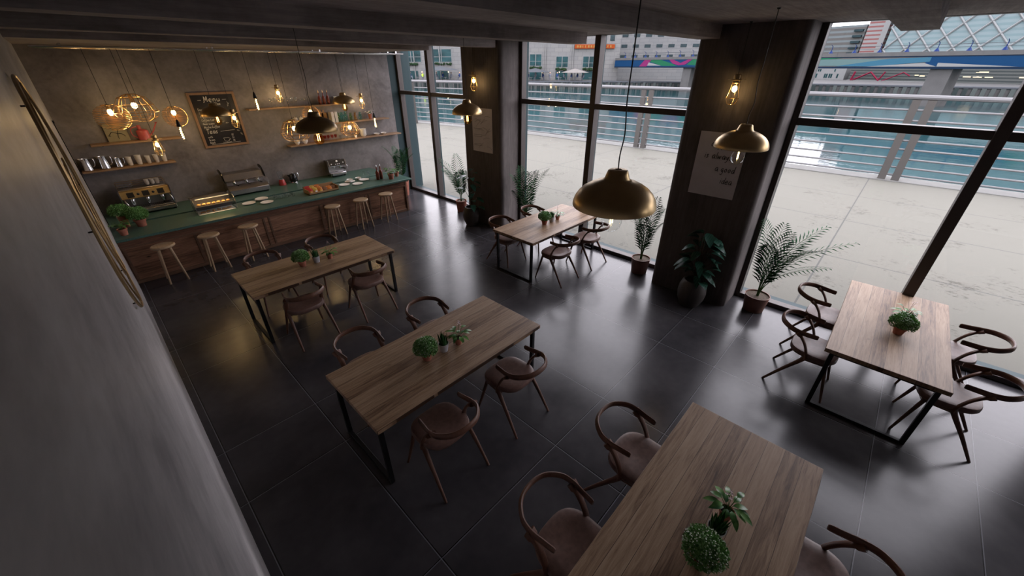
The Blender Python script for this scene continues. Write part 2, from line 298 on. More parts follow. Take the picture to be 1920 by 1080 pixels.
# ------------------------------------------------------------------ mesh building
class MB:
    def __init__(s): s.v = []; s.f = []; s.mi = []; s.cur = 0
    def add(s, vs, fs):
        o = len(s.v); s.v += [tuple(p) for p in vs]
        for f in fs: s.f.append([i + o for i in f]); s.mi.append(s.cur)
        return s
    def box(s, x0, x1, y0, y1, z0, z1, rot=0, piv=None):
        vs = [(x, y, z) for z in (z0, z1) for y in (y0, y1) for x in (x0, x1)]
        if rot:
            px, py = piv if piv else ((x0 + x1) / 2, (y0 + y1) / 2); c, n = cos(rot), sin(rot)
            vs = [(px + (x - px) * c - (y - py) * n, py + (x - px) * n + (y - py) * c, z) for x, y, z in vs]
        return s.add(vs, [(0, 2, 3, 1), (4, 5, 7, 6), (0, 1, 5, 4), (2, 6, 7, 3), (0, 4, 6, 2), (1, 3, 7, 5)])
    def prism(s, pts, z0, z1):      # ccw polygon extruded in z
        n = len(pts); vs = [(x, y, z0) for x, y in pts] + [(x, y, z1) for x, y in pts]
        fs = [tuple(range(n))[::-1], tuple(range(n, 2 * n))] + [(i, (i + 1) % n, n + (i + 1) % n, n + i) for i in range(n)]
        return s.add(vs, fs)
    def prism_x(s, pts, x0, x1):    # polygon in (y, z), extruded along x
        n = len(pts); vs = [(x0, y, z) for y, z in pts] + [(x1, y, z) for y, z in pts]
        fs = [tuple(range(n)), tuple(range(n, 2 * n))[::-1]] + [(i, n + i, n + (i + 1) % n, (i + 1) % n) for i in range(n)]
        return s.add(vs, fs)
    def lathe(s, prof, c=(0, 0, 0), n=24, cap=True, sx=1, sy=1):
        o = []; fs = []; k = len(prof)
        for r, z in prof:
            for i in range(n): a = 2 * pi * i / n; o.append((c[0] + r * cos(a) * sx, c[1] + r * sin(a) * sy, c[2] + z))
        for j in range(k - 1):
            for i in range(n): fs.append((j * n + i, j * n + (i + 1) % n, (j + 1) * n + (i + 1) % n, (j + 1) * n + i))
        if cap:
            fs.append(tuple(range(n))[::-1]); fs.append(tuple(range((k - 1) * n, k * n)))
        return s.add(o, fs)
    def tube(s, pts, r, n=8, closed=False, flat=1.0, caps=True):
        pts = [Vector(p) for p in pts]; m = len(pts)
        rs = r if isinstance(r, (list, tuple)) else [r] * m
        o = []; fs = []; up = None
        for i, p in enumerate(pts):
            if closed: t = (pts[(i + 1) % m] - pts[i - 1]).normalized()
            else: t = (pts[min(i + 1, m - 1)] - pts[max(i - 1, 0)]).normalized()
            if up is None:
                up = Vector((0, 0, 1)) if abs(t.z) < .9 else Vector((1, 0, 0))
            a = up - t * up.dot(t)
            if a.length < 1e-5: a = Vector((1, .2, .1)) - t * t.dot(Vector((1, .2, .1)))
            a.normalize(); b = t.cross(a)
            if abs(t.z) >= .9 or m > 2: up = a
            for k in range(n):
                w = 2 * pi * k / n; o.append(p + a * cos(w) * rs[i] + b * sin(w) * rs[i] * flat)
        M_ = m if closed else m - 1
        for i in range(M_):
            j = (i + 1) % m
            for k in range(n): fs.append((i * n + k, i * n + (k + 1) % n, j * n + (k + 1) % n, j * n + k))
        if caps and not closed:
            fs.append(tuple(range(n))[::-1]); fs.append(tuple(range((m - 1) * n, m * n)))
        return s.add(o, fs)
    def ring(s, c, R, r, n=24, k=5, sx=1, sy=1):
        return s.tube([(c[0] + R * cos(2 * pi * i / n) * sx, c[1] + R * sin(2 * pi * i / n) * sy, c[2]) for i in range(n)], r, k, True)
    def ball(s, c, r, n=12, m=8, sx=1, sy=1, sz=1):
        prof = [(max(1e-4, r * sin(pi * j / m)), -r * cos(pi * j / m) * sz) for j in range(m + 1)]
        return s.lathe(prof, c, n, True, sx, sy)
    def quad(s, a, b, c, d): return s.add([a, b, c, d], [(0, 1, 2, 3)])
    def mat(s, i): s.cur = i; return s
def smooth(me, ang=38):
    if len(me.polygons) == 0: return
    me.polygons.foreach_set('use_smooth', [True] * len(me.polygons))
    try: me.set_sharp_from_angle(angle=radians(ang))
    except Exception: pass
def obj(name, mb, mats, parent=None, loc=None, bevel=0, sm=True, label=None):
    me = bpy.data.meshes.new(name); me.from_pydata(mb.v, [], mb.f); me.validate(); me.update()
    if not isinstance(mats, (list, tuple)): mats = [mats]
    for m in mats: me.materials.append(M[m] if isinstance(m, str) else m)
    if len(mats) > 1 and len(me.polygons) == len(mb.mi): me.polygons.foreach_set('material_index', mb.mi)
    if sm: smooth(me)
    o = bpy.data.objects.new(name, me); COL.objects.link(o)
    if parent: o.parent = parent
    if loc: o.location = loc
    if bevel:
        b = o.modifiers.new('bevel', 'BEVEL'); b.width = bevel; b.segments = 2; b.limit_method = 'ANGLE'; b.angle_limit = radians(40)
    if label: o['label'] = label
    return o
def thing(name, label, cat, loc=(0, 0, 0), rz=0, group=None, scale=1):
    o = bpy.data.objects.new(name, None); COL.objects.link(o); o.location = loc; o.rotation_euler = (0, 0, rz)
    o.scale = (scale,) * 3; o.empty_display_size = .1
    o['label'] = label; o['category'] = cat
    if group: o['group'] = group
    return o
def tag(o, label, cat, group=None):
    o['label'] = label; o['category'] = cat
    if group: o['group'] = group
    return o
def struct(o): o['kind'] = 'structure'; return o
def copy_tree(o, parent=None):
    c = o.copy(); COL.objects.link(c)
    if parent: c.parent = parent
    for ch in list(o.children): copy_tree(ch, c)
    return c
def dup(o, loc, rz, label, group=None, scale=None):
    c = copy_tree(o); c.location = loc; c.rotation_euler = (0, 0, rz); c['label'] = label
    if group: c['group'] = group
    if scale: c.scale = (scale,) * 3
    return c
def lamp(parent, loc, power, r=.03, col=(1, .66, .3)):
    l = bpy.data.lights.new('bulb_light', 'POINT'); l.energy = power; l.color = col; l.shadow_soft_size = r
    o = bpy.data.objects.new('bulb_light', l); COL.objects.link(o); o.parent = parent; o.location = loc; return o

# ------------------------------------------------------------------ camera
cam = bpy.data.cameras.new('camera'); co = bpy.data.objects.new('camera', cam); COL.objects.link(co)
co.location = (0, 0, 3.25); co.rotation_euler = (radians(60.25), 0, radians(-46.5))
cam.lens = 36 * 728.5 / 1920; cam.clip_start = .01; cam.clip_end = 1500; S.camera = co

# ------------------------------------------------------------------ world
w = bpy.data.worlds.new('overcast_sky'); S.world = w; w.use_nodes = True; nt = w.node_tree; nt.nodes.clear()
wo = nt.nodes.new('ShaderNodeOutputWorld'); bg = nt.nodes.new('ShaderNodeBackground')
tc = nt.nodes.new('ShaderNodeTexCoord'); sp = nt.nodes.new('ShaderNodeSeparateXYZ'); nt.links.new(tc.outputs['Generated'], sp.inputs[0])
cr = ramp(nt, sp.outputs[2], [(0, (.90, .87, .93)), (.25, (.98, .95, 1.0)), (1, (.93, .92, 1.0))])
nt.links.new(cr.outputs[0], bg.inputs[0]); bg.inputs[1].default_value = 5.0; nt.links.new(bg.outputs[0], wo.inputs[0])

# ------------------------------------------------------------------ room shell
XL, YB, XW = -.185, 10.38, 6.5
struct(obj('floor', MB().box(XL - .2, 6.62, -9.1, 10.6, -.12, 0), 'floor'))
struct(obj('wall_left', MB().box(XL - .2, XL, -9.1, 10.6, 0, 3.9), 'wall_left'))
struct(obj('wall_back', MB().box(XL, 6.24, YB, YB + .22, 0, 3.9), 'wall_back'))
struct(obj('wall_rear', MB().box(XL, 6.62, -9.1, -8.9, 0, 3.9), 'wall_back'))
struct(obj('ceiling', MB().box(XL, 6.66, -8.9, 10.6, 3.69, 3.95), 'ceil'))
for i, (y0, y1) in enumerate([(.095, .37), (2.07, 2.345), (4.02, 4.29), (6.02, 6.29), (8.07, YB), (-1.9, -1.62), (-3.9, -3.62), (-5.9, -5.62)]):
    struct(obj('trim_%d' % (i + 1), MB().box(XL, 5.9 if i != 1 else 5.95, y0, y1, 3.545, 3.70), 'ceil'))
def column(y0, y1):
    r = .085; x0, x1 = 5.93, 6.52; p = []
    for cx, cy, a0 in ((x0 + r, y0 + r, 180), (x1 - .04, y0 + .04, 270), (x1 - .04, y1 - .04, 0), (x0 + r, y1 - r, 90)):
        rr = r if cx < 6.3 else .04
        for k in range(10): a = radians(a0 + 10 * k); p.append((cx + rr * cos(a), cy + rr * sin(a)))
    return MB().prism(p, 0, 3.7)
for y0, y1 in ((1.13, 2.33), (5.93, 7.11), (-3.7, -2.5), (-8.6, -7.3)):
    o = struct(obj('wall_right', column(y0, y1), 'column', sm=False))
# glazing bays between the columns
def window(n, y0, y1, ym):
    r = bpy.data.objects.new('window_%d' % n, None); COL.objects.link(r); struct(r)
    f = MB(); x0, x1 = 6.46, 6.60
    f.box(x0, x1, y0, y0 + .07, 0, 3.69).box(x0, x1, y1 - .07, y1, 0, 3.69)
    f.box(x0, x1, y0 + .07, y1 - .07, 0, .07).box(x0 + .03, x1, y0 + .07, y1 - .07, 3.685, 3.695)
    obj('window_frame', f, 'frame', r, bevel=.006)
    obj('mullion', MB().box(x0 - .02, x1, ym - .055, ym + .055, .07, 3.69), 'frame', r, bevel=.006)
    obj('transom', MB().box(x0 - .01, x1 - .01, y0 + .07, ym - .055, 2.585, 2.675).box(x0 - .01, x1 - .01, ym + .055, y1 - .07, 2.585, 2.675), 'frame', r, bevel=.006)
    g = MB()
    for a, b in ((y0 + .07, ym - .055), (ym + .055, y1 - .07)):
        for c, d in ((.07, 2.585), (2.675, 3.685)): g.box(6.545, 6.552, a, b, c, d)
    obj('pane', g, 'glass', r, sm=False)
    s = MB().box(6.60, 6.78, y0, y1, -.02, .035); obj('outer_sill', s, 'frame_out', r)
    s = MB()
    for yy in (y0 + .035, ym, y1 - .035): s.box(6.60, 6.66, yy - .03, yy + .03, .035, 3.69)
    obj('outer_cap', s, 'frame_out', r)
window(1, 7.11, 10.38, 8.97); window(2, 2.33, 5.93, 4.17); window(3, -2.5, 1.13, -.72); window(4, -7.3, -3.7, -5.5)  # last bay is unseen, added behind the camera to light the left wall
struct(obj('wall_outside', MB().box(6.62, 6.93, 10.42, 10.9, 0, 4.4).box(6.24, 6.62, 10.38, 10.6, 0, 3.95), 'frame_out'))

# ------------------------------------------------------------------ ceiling rails (chrome lamp tracks)
rt = thing('ceiling_track', 'three parallel chrome lighting tracks under the soffit in front of the back wall', 'light track', (0, 0, 3.5))
for y, x0 in ((9.4, -.02), (9.75, 0), (10.1, .03)):
    obj('track', MB().tube([(x0, y, 0), (6.1, y, 0)], .017, 10), 'chrome', rt)
for x in (.3, 2.2, 4.1, 5.9):
    for y in (9.4, 9.75, 10.1): obj('bracket', MB().box(x - .015, x + .015, y - .015, y + .015, .012, .047), 'chrome', rt)

# ------------------------------------------------------------------ dining tables
def edge_noise(i, seed): random.seed(i * 31 + seed); return random.uniform(-.002, .002)
def make_table():
    t = thing('dining_table', '', 'table')
    n = 14; top = []; bot = []
    for i in range(n + 1): top.append((2.0 * i / n, .0 + edge_noise(i, 1)))
    for i in range(n + 1): top.append((2.0 - 2.0 * i / n, .93 + edge_noise(i, 2)))
    mb = MB().prism(top, .708, .752)
    obj('tabletop', mb, 'table', t, bevel=.004)
    for x in (.03, 1.93):
        f = MB(); w = .04
        f.box(x, x + w, .05, .05 + w, 0, .708).box(x, x + w, .84, .84 + w, 0, .708)
        f.box(x, x + w, .05 + w, .84, 0, w * .7).box(x, x + w, .05 + w, .84, .68, .708)
        obj('leg_frame', f, 'black', t, bevel=.003)
    return t
TB = {'A': (.775, 5.165), 'B': (.787, 2.21), 'C': (4.455, 3.76), 'D': (.812, -.4), 'E': (4.482, -1.09)}
TL = {'A': 'long rustic oak table on black steel frames nearest the bar stools',
      'B': 'long rustic oak table on black steel frames in the middle of the room',
      'C': 'oak table on thin black frames by the far window behind the big brass pendant',
      'D': 'large oak plank table in the bottom foreground, cut off by the photo edge',
      'E': 'oak table by the window at the right, pale with daylight'}
table0 = make_table()
for i, k in enumerate('BACDE'):
    o = table0 if i == 0 else copy_tree(table0)
    o.location = (*TB[k], 0); o['label'] = TL[k]; o['group'] = 'oak dining tables'

# ------------------------------------------------------------------ armchairs (local: faces +y)
def cat(pts, n=8, closed=False):
    P = [Vector(p) for p in pts]; o = []; m = len(P)
    for i in range(m if closed else m - 1):
        a, b, c, d = (P[(i - 1) % m], P[i], P[(i + 1) % m], P[(i + 2) % m]) if closed else (P[max(i - 1, 0)], P[i], P[i + 1], P[min(i + 2, m - 1)])
        for k in range(n):
            t = k / n; o.append(.5 * ((2 * b) + (-a + c) * t + (2 * a - 5 * b + 4 * c - d) * t * t + (-a + 3 * b - 3 * c + d) * t ** 3))
    if not closed: o.append(P[-1])
    return o
def make_chair():
    t = thing('dining_armchair', '', 'chair')
    # cushion: superellipse rings
    mb = MB(); rings = []; n = 36
    for s, z in ((.80, .440), (.95, .445), (1.0, .462), (1.0, .490), (.97, .508), (.86, .517), (.6, .512), (.3, .507), (.02, .505)):
        r = []
        for i in range(n):
            a = 2 * pi * i / n; c, q = cos(a), sin(a); e = .62
            x = .235 * s * abs(c) ** e * (1 if c > 0 else -1); y = .225 * s * abs(q) ** e * (1 if q > 0 else -1)
            if q < 0: x *= 1 - .10 * (-q)
            r.append((x, y + .045, z + (.012 if q < 0 else -.004 * q) * s))
        rings.append(r)
    vs = [p for r in rings for p in r]; fs = []
    for j in range(len(rings) - 1):
        for i in range(n): fs.append((j * n + i, j * n + (i + 1) % n, (j + 1) * n + (i + 1) % n, (j + 1) * n + i))
    fs.append(tuple(range(n))[::-1]); fs.append(tuple(range((len(rings) - 1) * n, len(rings) * n)))
    obj('seat', MB().add(vs, fs), 'leather', t)
    fr = MB().tube([(-.19, .2, .425), (0, .235, .42), (.19, .2, .425)], .016, 8).tube([(-.21, -.02, .43), (.21, -.02, .43)], .017, 8)
    for s in (-1, 1): fr.tube([(s * .19, .2, .425), (s * .215, -.02, .43)], .016, 8)
    obj('seat_frame', fr, 'chair', t)
    # bent hoop: arm rests and back rail in one
    hp = cat([(-.205, .035, .725), (-.215, -.05, .728), (-.225, -.14, .735), (-.205, -.23, .748), (-.12, -.315, .76), (0, -.34, .764), (.12, -.315, .76), (.205, -.23, .748), (.225, -.14, .735), (.215, -.05, .728), (.205, .035, .725)], 6)
    m = len(hp); rs = []
    for i in range(m):
        k = i / (m - 1); rs.append(.019 if i in (0, m - 1) else .027 + .003 * sin(pi * k))
    obj('back_rail', MB().tube(hp, rs, 12, flat=.5), 'chair', t)
    for s in (-1, 1):
        sp_ = cat([(s * .222, .0, .44), (s * .224, -.005, .50), (s * .222, -.045, .60), (s * .222, -.10, .68), (s * .224, -.155, .728)], 5)
        k = len(sp_); obj('arm_support', MB().tube(sp_, [.034 - .008 * sin(pi * i / (k - 1)) + (.012 if i > k - 5 else 0) for i in range(k)], 12, flat=.5), 'chair', t)
    for s in (-1, 1):
        lg = cat([(s * .222, .005, .47), (s * .224, -.03, .40), (s * .238, -.15, .22), (s * .25, -.285, .0)], 4)
        k = len(lg); obj('leg', MB().tube(lg, [.029 - .017 * i / (k - 1) for i in range(k)], 10), 'chair', t)
    for s in (-1, 1):
        lg = [(s * .188, .19, .435), (s * .215, .24, .22), (s * .25, .29, .0)]
        obj('leg', MB().tube(lg, [.019, .016, .011], 10), 'chair', t)
    return t
chair0 = make_chair(); _first = [True]
def put_chair(x, y, rz, label, group):
    if _first[0]:
        o = chair0; _first[0] = False; o.location = (x, y, 0); o.rotation_euler = (0, 0, rz); o['label'] = label; o['group'] = group; return o
    return dup(chair0, (x, y, 0), rz, label, group)
G = 'walnut armchairs round the oak tables'
CH = [(1.297, 2.055, 0, 'walnut armchair on the near side of the middle table, closer to the camera'),
      (2.195, 2.065, 0, 'walnut armchair on the near side of the middle table, by its right end'),
      (1.25, 3.29, pi, 'walnut armchair behind the middle table, by its left end, mostly hidden'),
      (2.12, 3.29, pi, 'walnut armchair behind the middle table, the one further right'),
      (1.28, 5.015, 0, 'walnut armchair on the near side of the table nearest the bar stools, left one'),
      (2.188, 5.02, 0, 'walnut armchair on the near side of the table nearest the bar stools, right one'),
      (1.25, 6.245, pi, 'walnut armchair between the bar stools and the farthest-left table, left one'),
      (2.14, 6.245, pi, 'walnut armchair between the bar stools and the farthest-left table, right one'),
      (4.94, 3.59, 0, 'walnut armchair on the near side of the table by the far window, left one'),
      (5.84, 3.585, 0, 'walnut armchair on the near side of the far window table, beside the glass'),
      (4.86, 4.765, pi, 'walnut armchair in front of the rear concrete column at the far window table'),
      (5.74, 4.765, pi, 'walnut armchair in front of a palm beside the far window, seat lit pale'),
      (1.28, .70, pi, 'walnut armchair left of the foreground table at the bottom edge, nearest the camera'),
      (2.19, .70, pi, 'walnut armchair left of the foreground table, near its far corner'),
      (2.17, -.53, 0, 'walnut armchair right of the foreground table at the bottom edge of the photo'),
      (4.87, -.045, pi, 'walnut armchair left of the right-hand window table, the nearer of its pair'),
      (5.76, -.03, pi, 'walnut armchair left of the right-hand window table, close to the potted palm'),
      (4.94, -1.215, 0, 'walnut armchair right of the right-hand window table, the nearer of the pair'),
      (5.84, -1.215, 0, 'walnut armchair right of the right-hand window table, against the glass')]
for c in CH: put_chair(c[0], c[1], c[2], c[3], G)

# ------------------------------------------------------------------ bar counter
ct = thing('bar_counter', 'long walnut-fronted bar counter with a green stone top below the shelves', 'bar counter', (0, 8.67, 0))
obj('counter_body', MB().box(XL, 5.22, .02, .70, .0, .775), 'dark_gap', ct)
pf = MB().box(XL, 5.225, 0.0, .03, .06, .775); obj('front_panel', pf, 'counter_front', ct)
tr = MB().box(XL, 5.245, -.025, 0, .655, .775); obj('top_rail', tr, 'counter_front', ct, bevel=.004)
obj('ledge', MB().box(XL, 5.245, -.035, 0, .635, .655), 'counter_trim', ct)
obj('plinth', MB().box(XL, 5.25, -.02, .02, 0, .06), 'counter_trim', ct, bevel=.004)
obj('end_panel', MB().box(5.22, 5.245, -.02, .70, .0, .775), 'counter_front', ct)
for x in (-.15, .82, .90, 1.95, 2.05, 3.07, 3.17, 4.12, 4.22):
    obj('stile', MB().box(x - .018, x + .018, -.012, .0, .06, .635), 'counter_trim', ct, bevel=.003)
obj('stile', MB().box(5.20, 5.25, -.03, .02, .0, .775), 'counter_trim', ct, bevel=.003)
obj('countertop', MB().box(XL, 5.37, -.12, .74, .78, .82), 'green', ct, bevel=.004)
cb_ = thing('back_counter', 'back bar counter with a green stone top against the plaster wall', 'counter', (0, 9.5, 0))
obj('cabinet_body', MB().box(XL + .004, 5.15, .04, .87, 0, .78), 'dark_gap', cb_)
obj('countertop', MB().box(XL + .004, 5.24, 0, .875, .78, .82), 'green', cb_, bevel=.004)

# stools
def make_stool():
    t = thing('bar_stool', '', 'stool')
    mb = MB(); prof = [(.10, .600), (.150, .603), (.168, .615), (.168, .632), (.155, .645), (.10, .640), (.001, .634)]
    mb.lathe(prof, (0, 0, 0), 28, True, 1.0, .86); obj('seat', mb, 'stool', t)
    for sx in (-1, 1):
        for sy in (-1, 1):
            obj('leg', MB().tube([(sx * .075, sy * .075, .605), (sx * .128, sy * .158, 0)], [.019, .014], 10), 'stool', t)
    return t
st0 = make_stool()
SL = ['pale beech bar stool, leftmost in front of the bar', 'pale beech bar stool, second from the left wall', 'pale beech bar stool third from the left, behind an armchair',
      'pale beech bar stool, third from the right end of the bar', 'pale beech bar stool, second from the right end of the bar', 'pale beech bar stool at the right end of the bar']
for i, x in enumerate((.325, .975, 1.605, 3.23, 3.88, 4.51)):
    o = st0 if i == 0 else copy_tree(st0); o.location = (x, 8.395, 0); o['label'] = SL[i]; o['group'] = 'bar stools along the counter'

# ------------------------------------------------------------------ wall shelves
def shelf(x0, x1, z, label):
    t = thing('wall_shelf', label, 'shelf', (x0, YB, z), group='oak wall shelves')
    obj('shelf_board', MB().box(0, x1 - x0, -.24, 0, -.03, 0), 'shelf', t, bevel=.003)
    b = MB()
    for x in (.15, x1 - x0 - .15): b.box(x - .012, x + .012, -.18, 0, -.042, -.03)
    obj('bracket', b, 'black', t)
shelf(.10, 1.38, 2.055, 'upper left oak shelf with the red watering can')
shelf(-.17, 1.15, 1.64, 'lower left oak shelf with the steel jugs and cups')
shelf(2.68, 4.93, 2.46, 'top right oak shelf with stemmed glasses and bottles')
shelf(3.45, 5.92, 2.05, 'middle right oak shelf with swing-top jars')
shelf(3.30, 6.22, 1.645, 'lowest long oak shelf on the right with bowls and red glasses')

# chalkboard and posters --------------------------------------------------
GL = {  # stroke letters on a unit grid
 'a': [[(.6, .5), (.3, .55), (.1, .3), (.2, .05), (.45, .1), (.6, .45), (.58, .1), (.75, .02)]],
 'b': [[(.15, 1), (.12, .05), (.4, 0), (.55, .25), (.4, .5), (.15, .4)]],
 'c': [[(.55, .45), (.35, .55), (.1, .3), (.2, .03), (.55, .1)]],
 'd': [[(.55, .45), (.3, .5), (.1, .25), (.25, 0), (.5, .15), (.6, 1)], [(.58, .3), (.65, 0)]],
 'e': [[(.12, .28), (.5, .32), (.45, .55), (.2, .5), (.08, .2), (.25, 0), (.6, .1)]],
 'f': [[(.6, .95), (.4, 1), (.3, .7), (.25, -.3), (.1, -.35)], [(.08, .48), (.55, .5)]],
 'g': [[(.55, .45), (.3, .52), (.1, .28), (.3, .05), (.52, .3), (.5, -.25), (.3, -.45), (.1, -.3)]],
 'h': [[(.15, 1), (.12, 0)], [(.13, .3), (.35, .52), (.5, .35), (.5, 0)]],
 'i': [[(.2, .5), (.18, .02)], [(.22, .72), (.23, .76)]],
 'k': [[(.15, 1), (.12, 0)], [(.5, .5), (.14, .25), (.5, 0)]],
 'l': [[(.25, 1), (.18, .1), (.3, 0)]],
 'm': [[(.1, .5), (.08, 0)], [(.09, .3), (.25, .52), (.36, .35), (.35, 0)], [(.36, .3), (.5, .52), (.62, .35), (.62, 0)]],
 'n': [[(.12, .5), (.1, 0)], [(.11, .3), (.32, .53), (.48, .35), (.48, 0)]],
 'o': [[(.3, .52), (.1, .3), (.25, .02), (.5, .2), (.45, .45), (.3, .52)]],
 'p': [[(.15, .5), (.08, -.4)], [(.14, .3), (.35, .52), (.52, .3), (.35, .05), (.12, .12)]],
 'r': [[(.12, .5), (.1, 0)], [(.11, .3), (.3, .5), (.5, .46)]],
 's': [[(.48, .45), (.28, .53), (.15, .4), (.4, .2), (.3, .02), (.08, .06)]],
 't': [[(.3, .9), (.25, .1), (.42, 0)], [(.08, .58), (.5, .6)]],
 'u': [[(.1, .5), (.12, .1), (.3, 0), (.5, .2), (.52, .5)], [(.52, .3), (.55, 0)]],
 'w': [[(.08, .5), (.18, .03), (.36, .4), (.5, .03), (.68, .5)]],
 'y': [[(.1, .5), (.18, .15), (.4, .15), (.55, .5), (.45, -.2), (.15, -.4)]],
 'v': [[(.1, .5), (.28, 0), (.5, .5)]],
 'M': [[(.0, -.1), (.15, .0), (.2, .95), (.42, .25), (.65, 1), (.72, 0)]],
 'C': [[(.6, .85), (.4, 1), (.1, .6), (.2, .05), (.6, .12)]],
 'T': [[(.0, .85), (.35, .95), (.75, .92)], [(.38, .93), (.32, 0)]],
 'L': [[(.2, 1), (.1, .05), (.5, .05)]], 'G': [[(.6, .85), (.35, 1), (.1, .5), (.3, 0), (.6, .2), (.6, .45), (.4, .42)]],
 'B': [[(.15, 1), (.12, 0)], [(.14, .98), (.5, .8), (.18, .52), (.55, .25), (.12, 0)]], 'W': [[(.0, .95), (.2, 0), (.4, .7), (.6, 0), (.8, .95)]],
 'E': [[(.55, 1), (.15, .95), (.12, 0), (.55, .03)], [(.14, .5), (.45, .5)]], 'A': [[(.0, 0), (.32, 1), (.62, 0)], [(.15, .35), (.5, .35)]],
 '2': [[(.1, .8), (.35, 1), (.5, .75), (.1, 0), (.55, .02)]], '3': [[(.1, .95), (.45, .85), (.2, .55), (.5, .3), (.1, .02)]], '4': [[(.45, 0), (.42, 1), (.05, .3), (.6, .32)]],
 '$': [[(.5, .85), (.15, .8), (.5, .4), (.1, .15)], [(.32, 1.05), (.28, -.1)]], '-': [[(.0, .3), (.9, .3)]], '.': [[(.2, .25), (.22, .28)]], ' ': []}
def write(mb, text, x, z, h, place, r, wide=.75, shear=.12):
    for ch in text:
        for stroke in GL[ch]:
            p = cat([(a, b, 0) for a, b in stroke], 3) if len(stroke) > 2 else [Vector((a, b, 0)) for a, b in stroke]
            mb.tube([place(x + (q.x + q.y * shear) * h * wide, z + q.y * h) for q in p], r, 5)
        x += h * wide * (.95 if ch in 'mMwW' else .4 if ch in 'i.l' else .5 if ch == ' ' else .72)
    return x
cbd = thing('menu_chalkboard', 'black menu chalkboard in an oak frame lettered Menu, Coffee and Teas', 'chalkboard', (1.737, YB - .001, 1.767))
W_, H_ = .81, 1.03
f = MB().box(0, .045, -.03, 0, 0, H_).box(W_ - .045, W_, -.03, 0, 0, H_).box(.045, W_ - .045, -.03, 0, 0, .045).box(.045, W_ - .045, -.03, 0, H_ - .045, H_)
obj('frame', f, 'oak_frame', cbd, bevel=.003)
obj('board', MB().box(.045, W_ - .045, -.016, -.002, .045, H_ - .045), 'board', cbd)
P_ = lambda x, z: (x, -.018, z)
t_ = MB()
write(t_, 'Menu', .24, .86, .10, P_, .006, .95); t_.tube([P_(.15, .89), P_(.21, .89)], .004, 5); t_.tube([P_(.57, .89), P_(.64, .89)], .004, 5)
obj('heading', t_, 'chalk', cbd); t_ = MB(); write(t_, 'Coffee', .34, .79, .055, P_, .004)
obj('heading', t_, 'chalk', cbd)
t_ = MB()
for i, s in enumerate(('Espresso', 'Latte 2', 'Cappuccino', 'Coffee Latte', 'Americano', 'Mocha Coffee')): write(t_, s, .10, .705 - i * .066, .042, P_, .0026)
write(t_, 'Teas', .11, .27, .09, P_, .005, .8); t_.tube([P_(.36, .30), P_(.62, .31)], .003, 5)
for i, s in enumerate(('with', 'Green', 'Black')): write(t_, s, .11, .19 - i * .055, .038, P_, .0028)
for i, s in enumerate(('2', '3', '4')): write(t_, '$' + s, .53, .20 - i * .055, .036, P_, .0028)
t_.tube([P_(.13, .06), P_(.66, .07)], .003, 5)
obj('menu_lettering', t_, 'chalk', cbd)
t_ = MB()   # chalk drawings: cup and leaf sprigs
t_.tube([P_(.37, .17), P_(.38, .11), P_(.42, .095), P_(.46, .11), P_(.47, .17), P_(.37, .17)], .003, 5)
t_.tube([P_(.47, .16), P_(.49, .14), P_(.465, .12)], .003, 5); t_.tube([P_(.34, .085), P_(.42, .075), P_(.50, .085)], .003, 5)
for (x, z, a) in ((.63, .76, 1.2), (.66, .80, 2.0), (.68, .40, -.6), (.70, .35, -.9), (.66, .30, -.5), (.71, .24, -1.0), (.44, .47, .4), (.50, .45, .1)):
    t_.tube([P_(x, z), P_(x + .025 * cos(a + .4), z + .025 * sin(a + .4)), P_(x + .055 * cos(a), z + .055 * sin(a)), P_(x + .025 * cos(a - .4), z + .025 * sin(a - .4)), P_(x, z)], .0022, 4)
obj('chalk_drawing', t_, 'chalk', cbd)

p2 = thing('wall_poster', 'white poster on the near column reading coffee is always a good idea', 'poster', (5.93, 2.035, 1.635))
obj('paper', MB().box(-.010, -.001, -.615, 0, 0, .845), 'paper', p2)
Pp = lambda x, z: (-.012, -x, z)
t_ = MB()
for s, x, z in (('coffee', .17, .665), ('is always', .11, .51), ('a good', .29, .35), ('idea', .39, .195)): write(t_, s, x, z, .088, Pp, .0036, .72, .15)
obj('lettering', t_, 'ink', p2)
p1 = thing('wall_poster', 'grey line-art poster on the rear concrete column, no lettering', 'poster', (5.93, 6.79, 1.635))
obj('paper', MB().box(-.010, -.001, -.61, 0, 0, .86), 'paper', p1)
t_ = MB(); random.seed(3)
for i in range(16):
    x, z = random.uniform(.05, .5), random.uniform(.05, .75); a = random.uniform(-.5, .9)
    t_.tube(cat([Pp(x, z), Pp(min(.58, x + .09 * cos(a)), z + .07 * sin(a) + .02), Pp(min(.59, x + .2 * cos(a)), min(.83, z + .18 * sin(a)))], 4), .0022, 4)
for z in (.12, .15, .30, .34, .46): t_.tube([Pp(.04, z), Pp(.3, z + .01)], .003, 4)
obj('line_drawing', t_, 'grey_ink', p1)

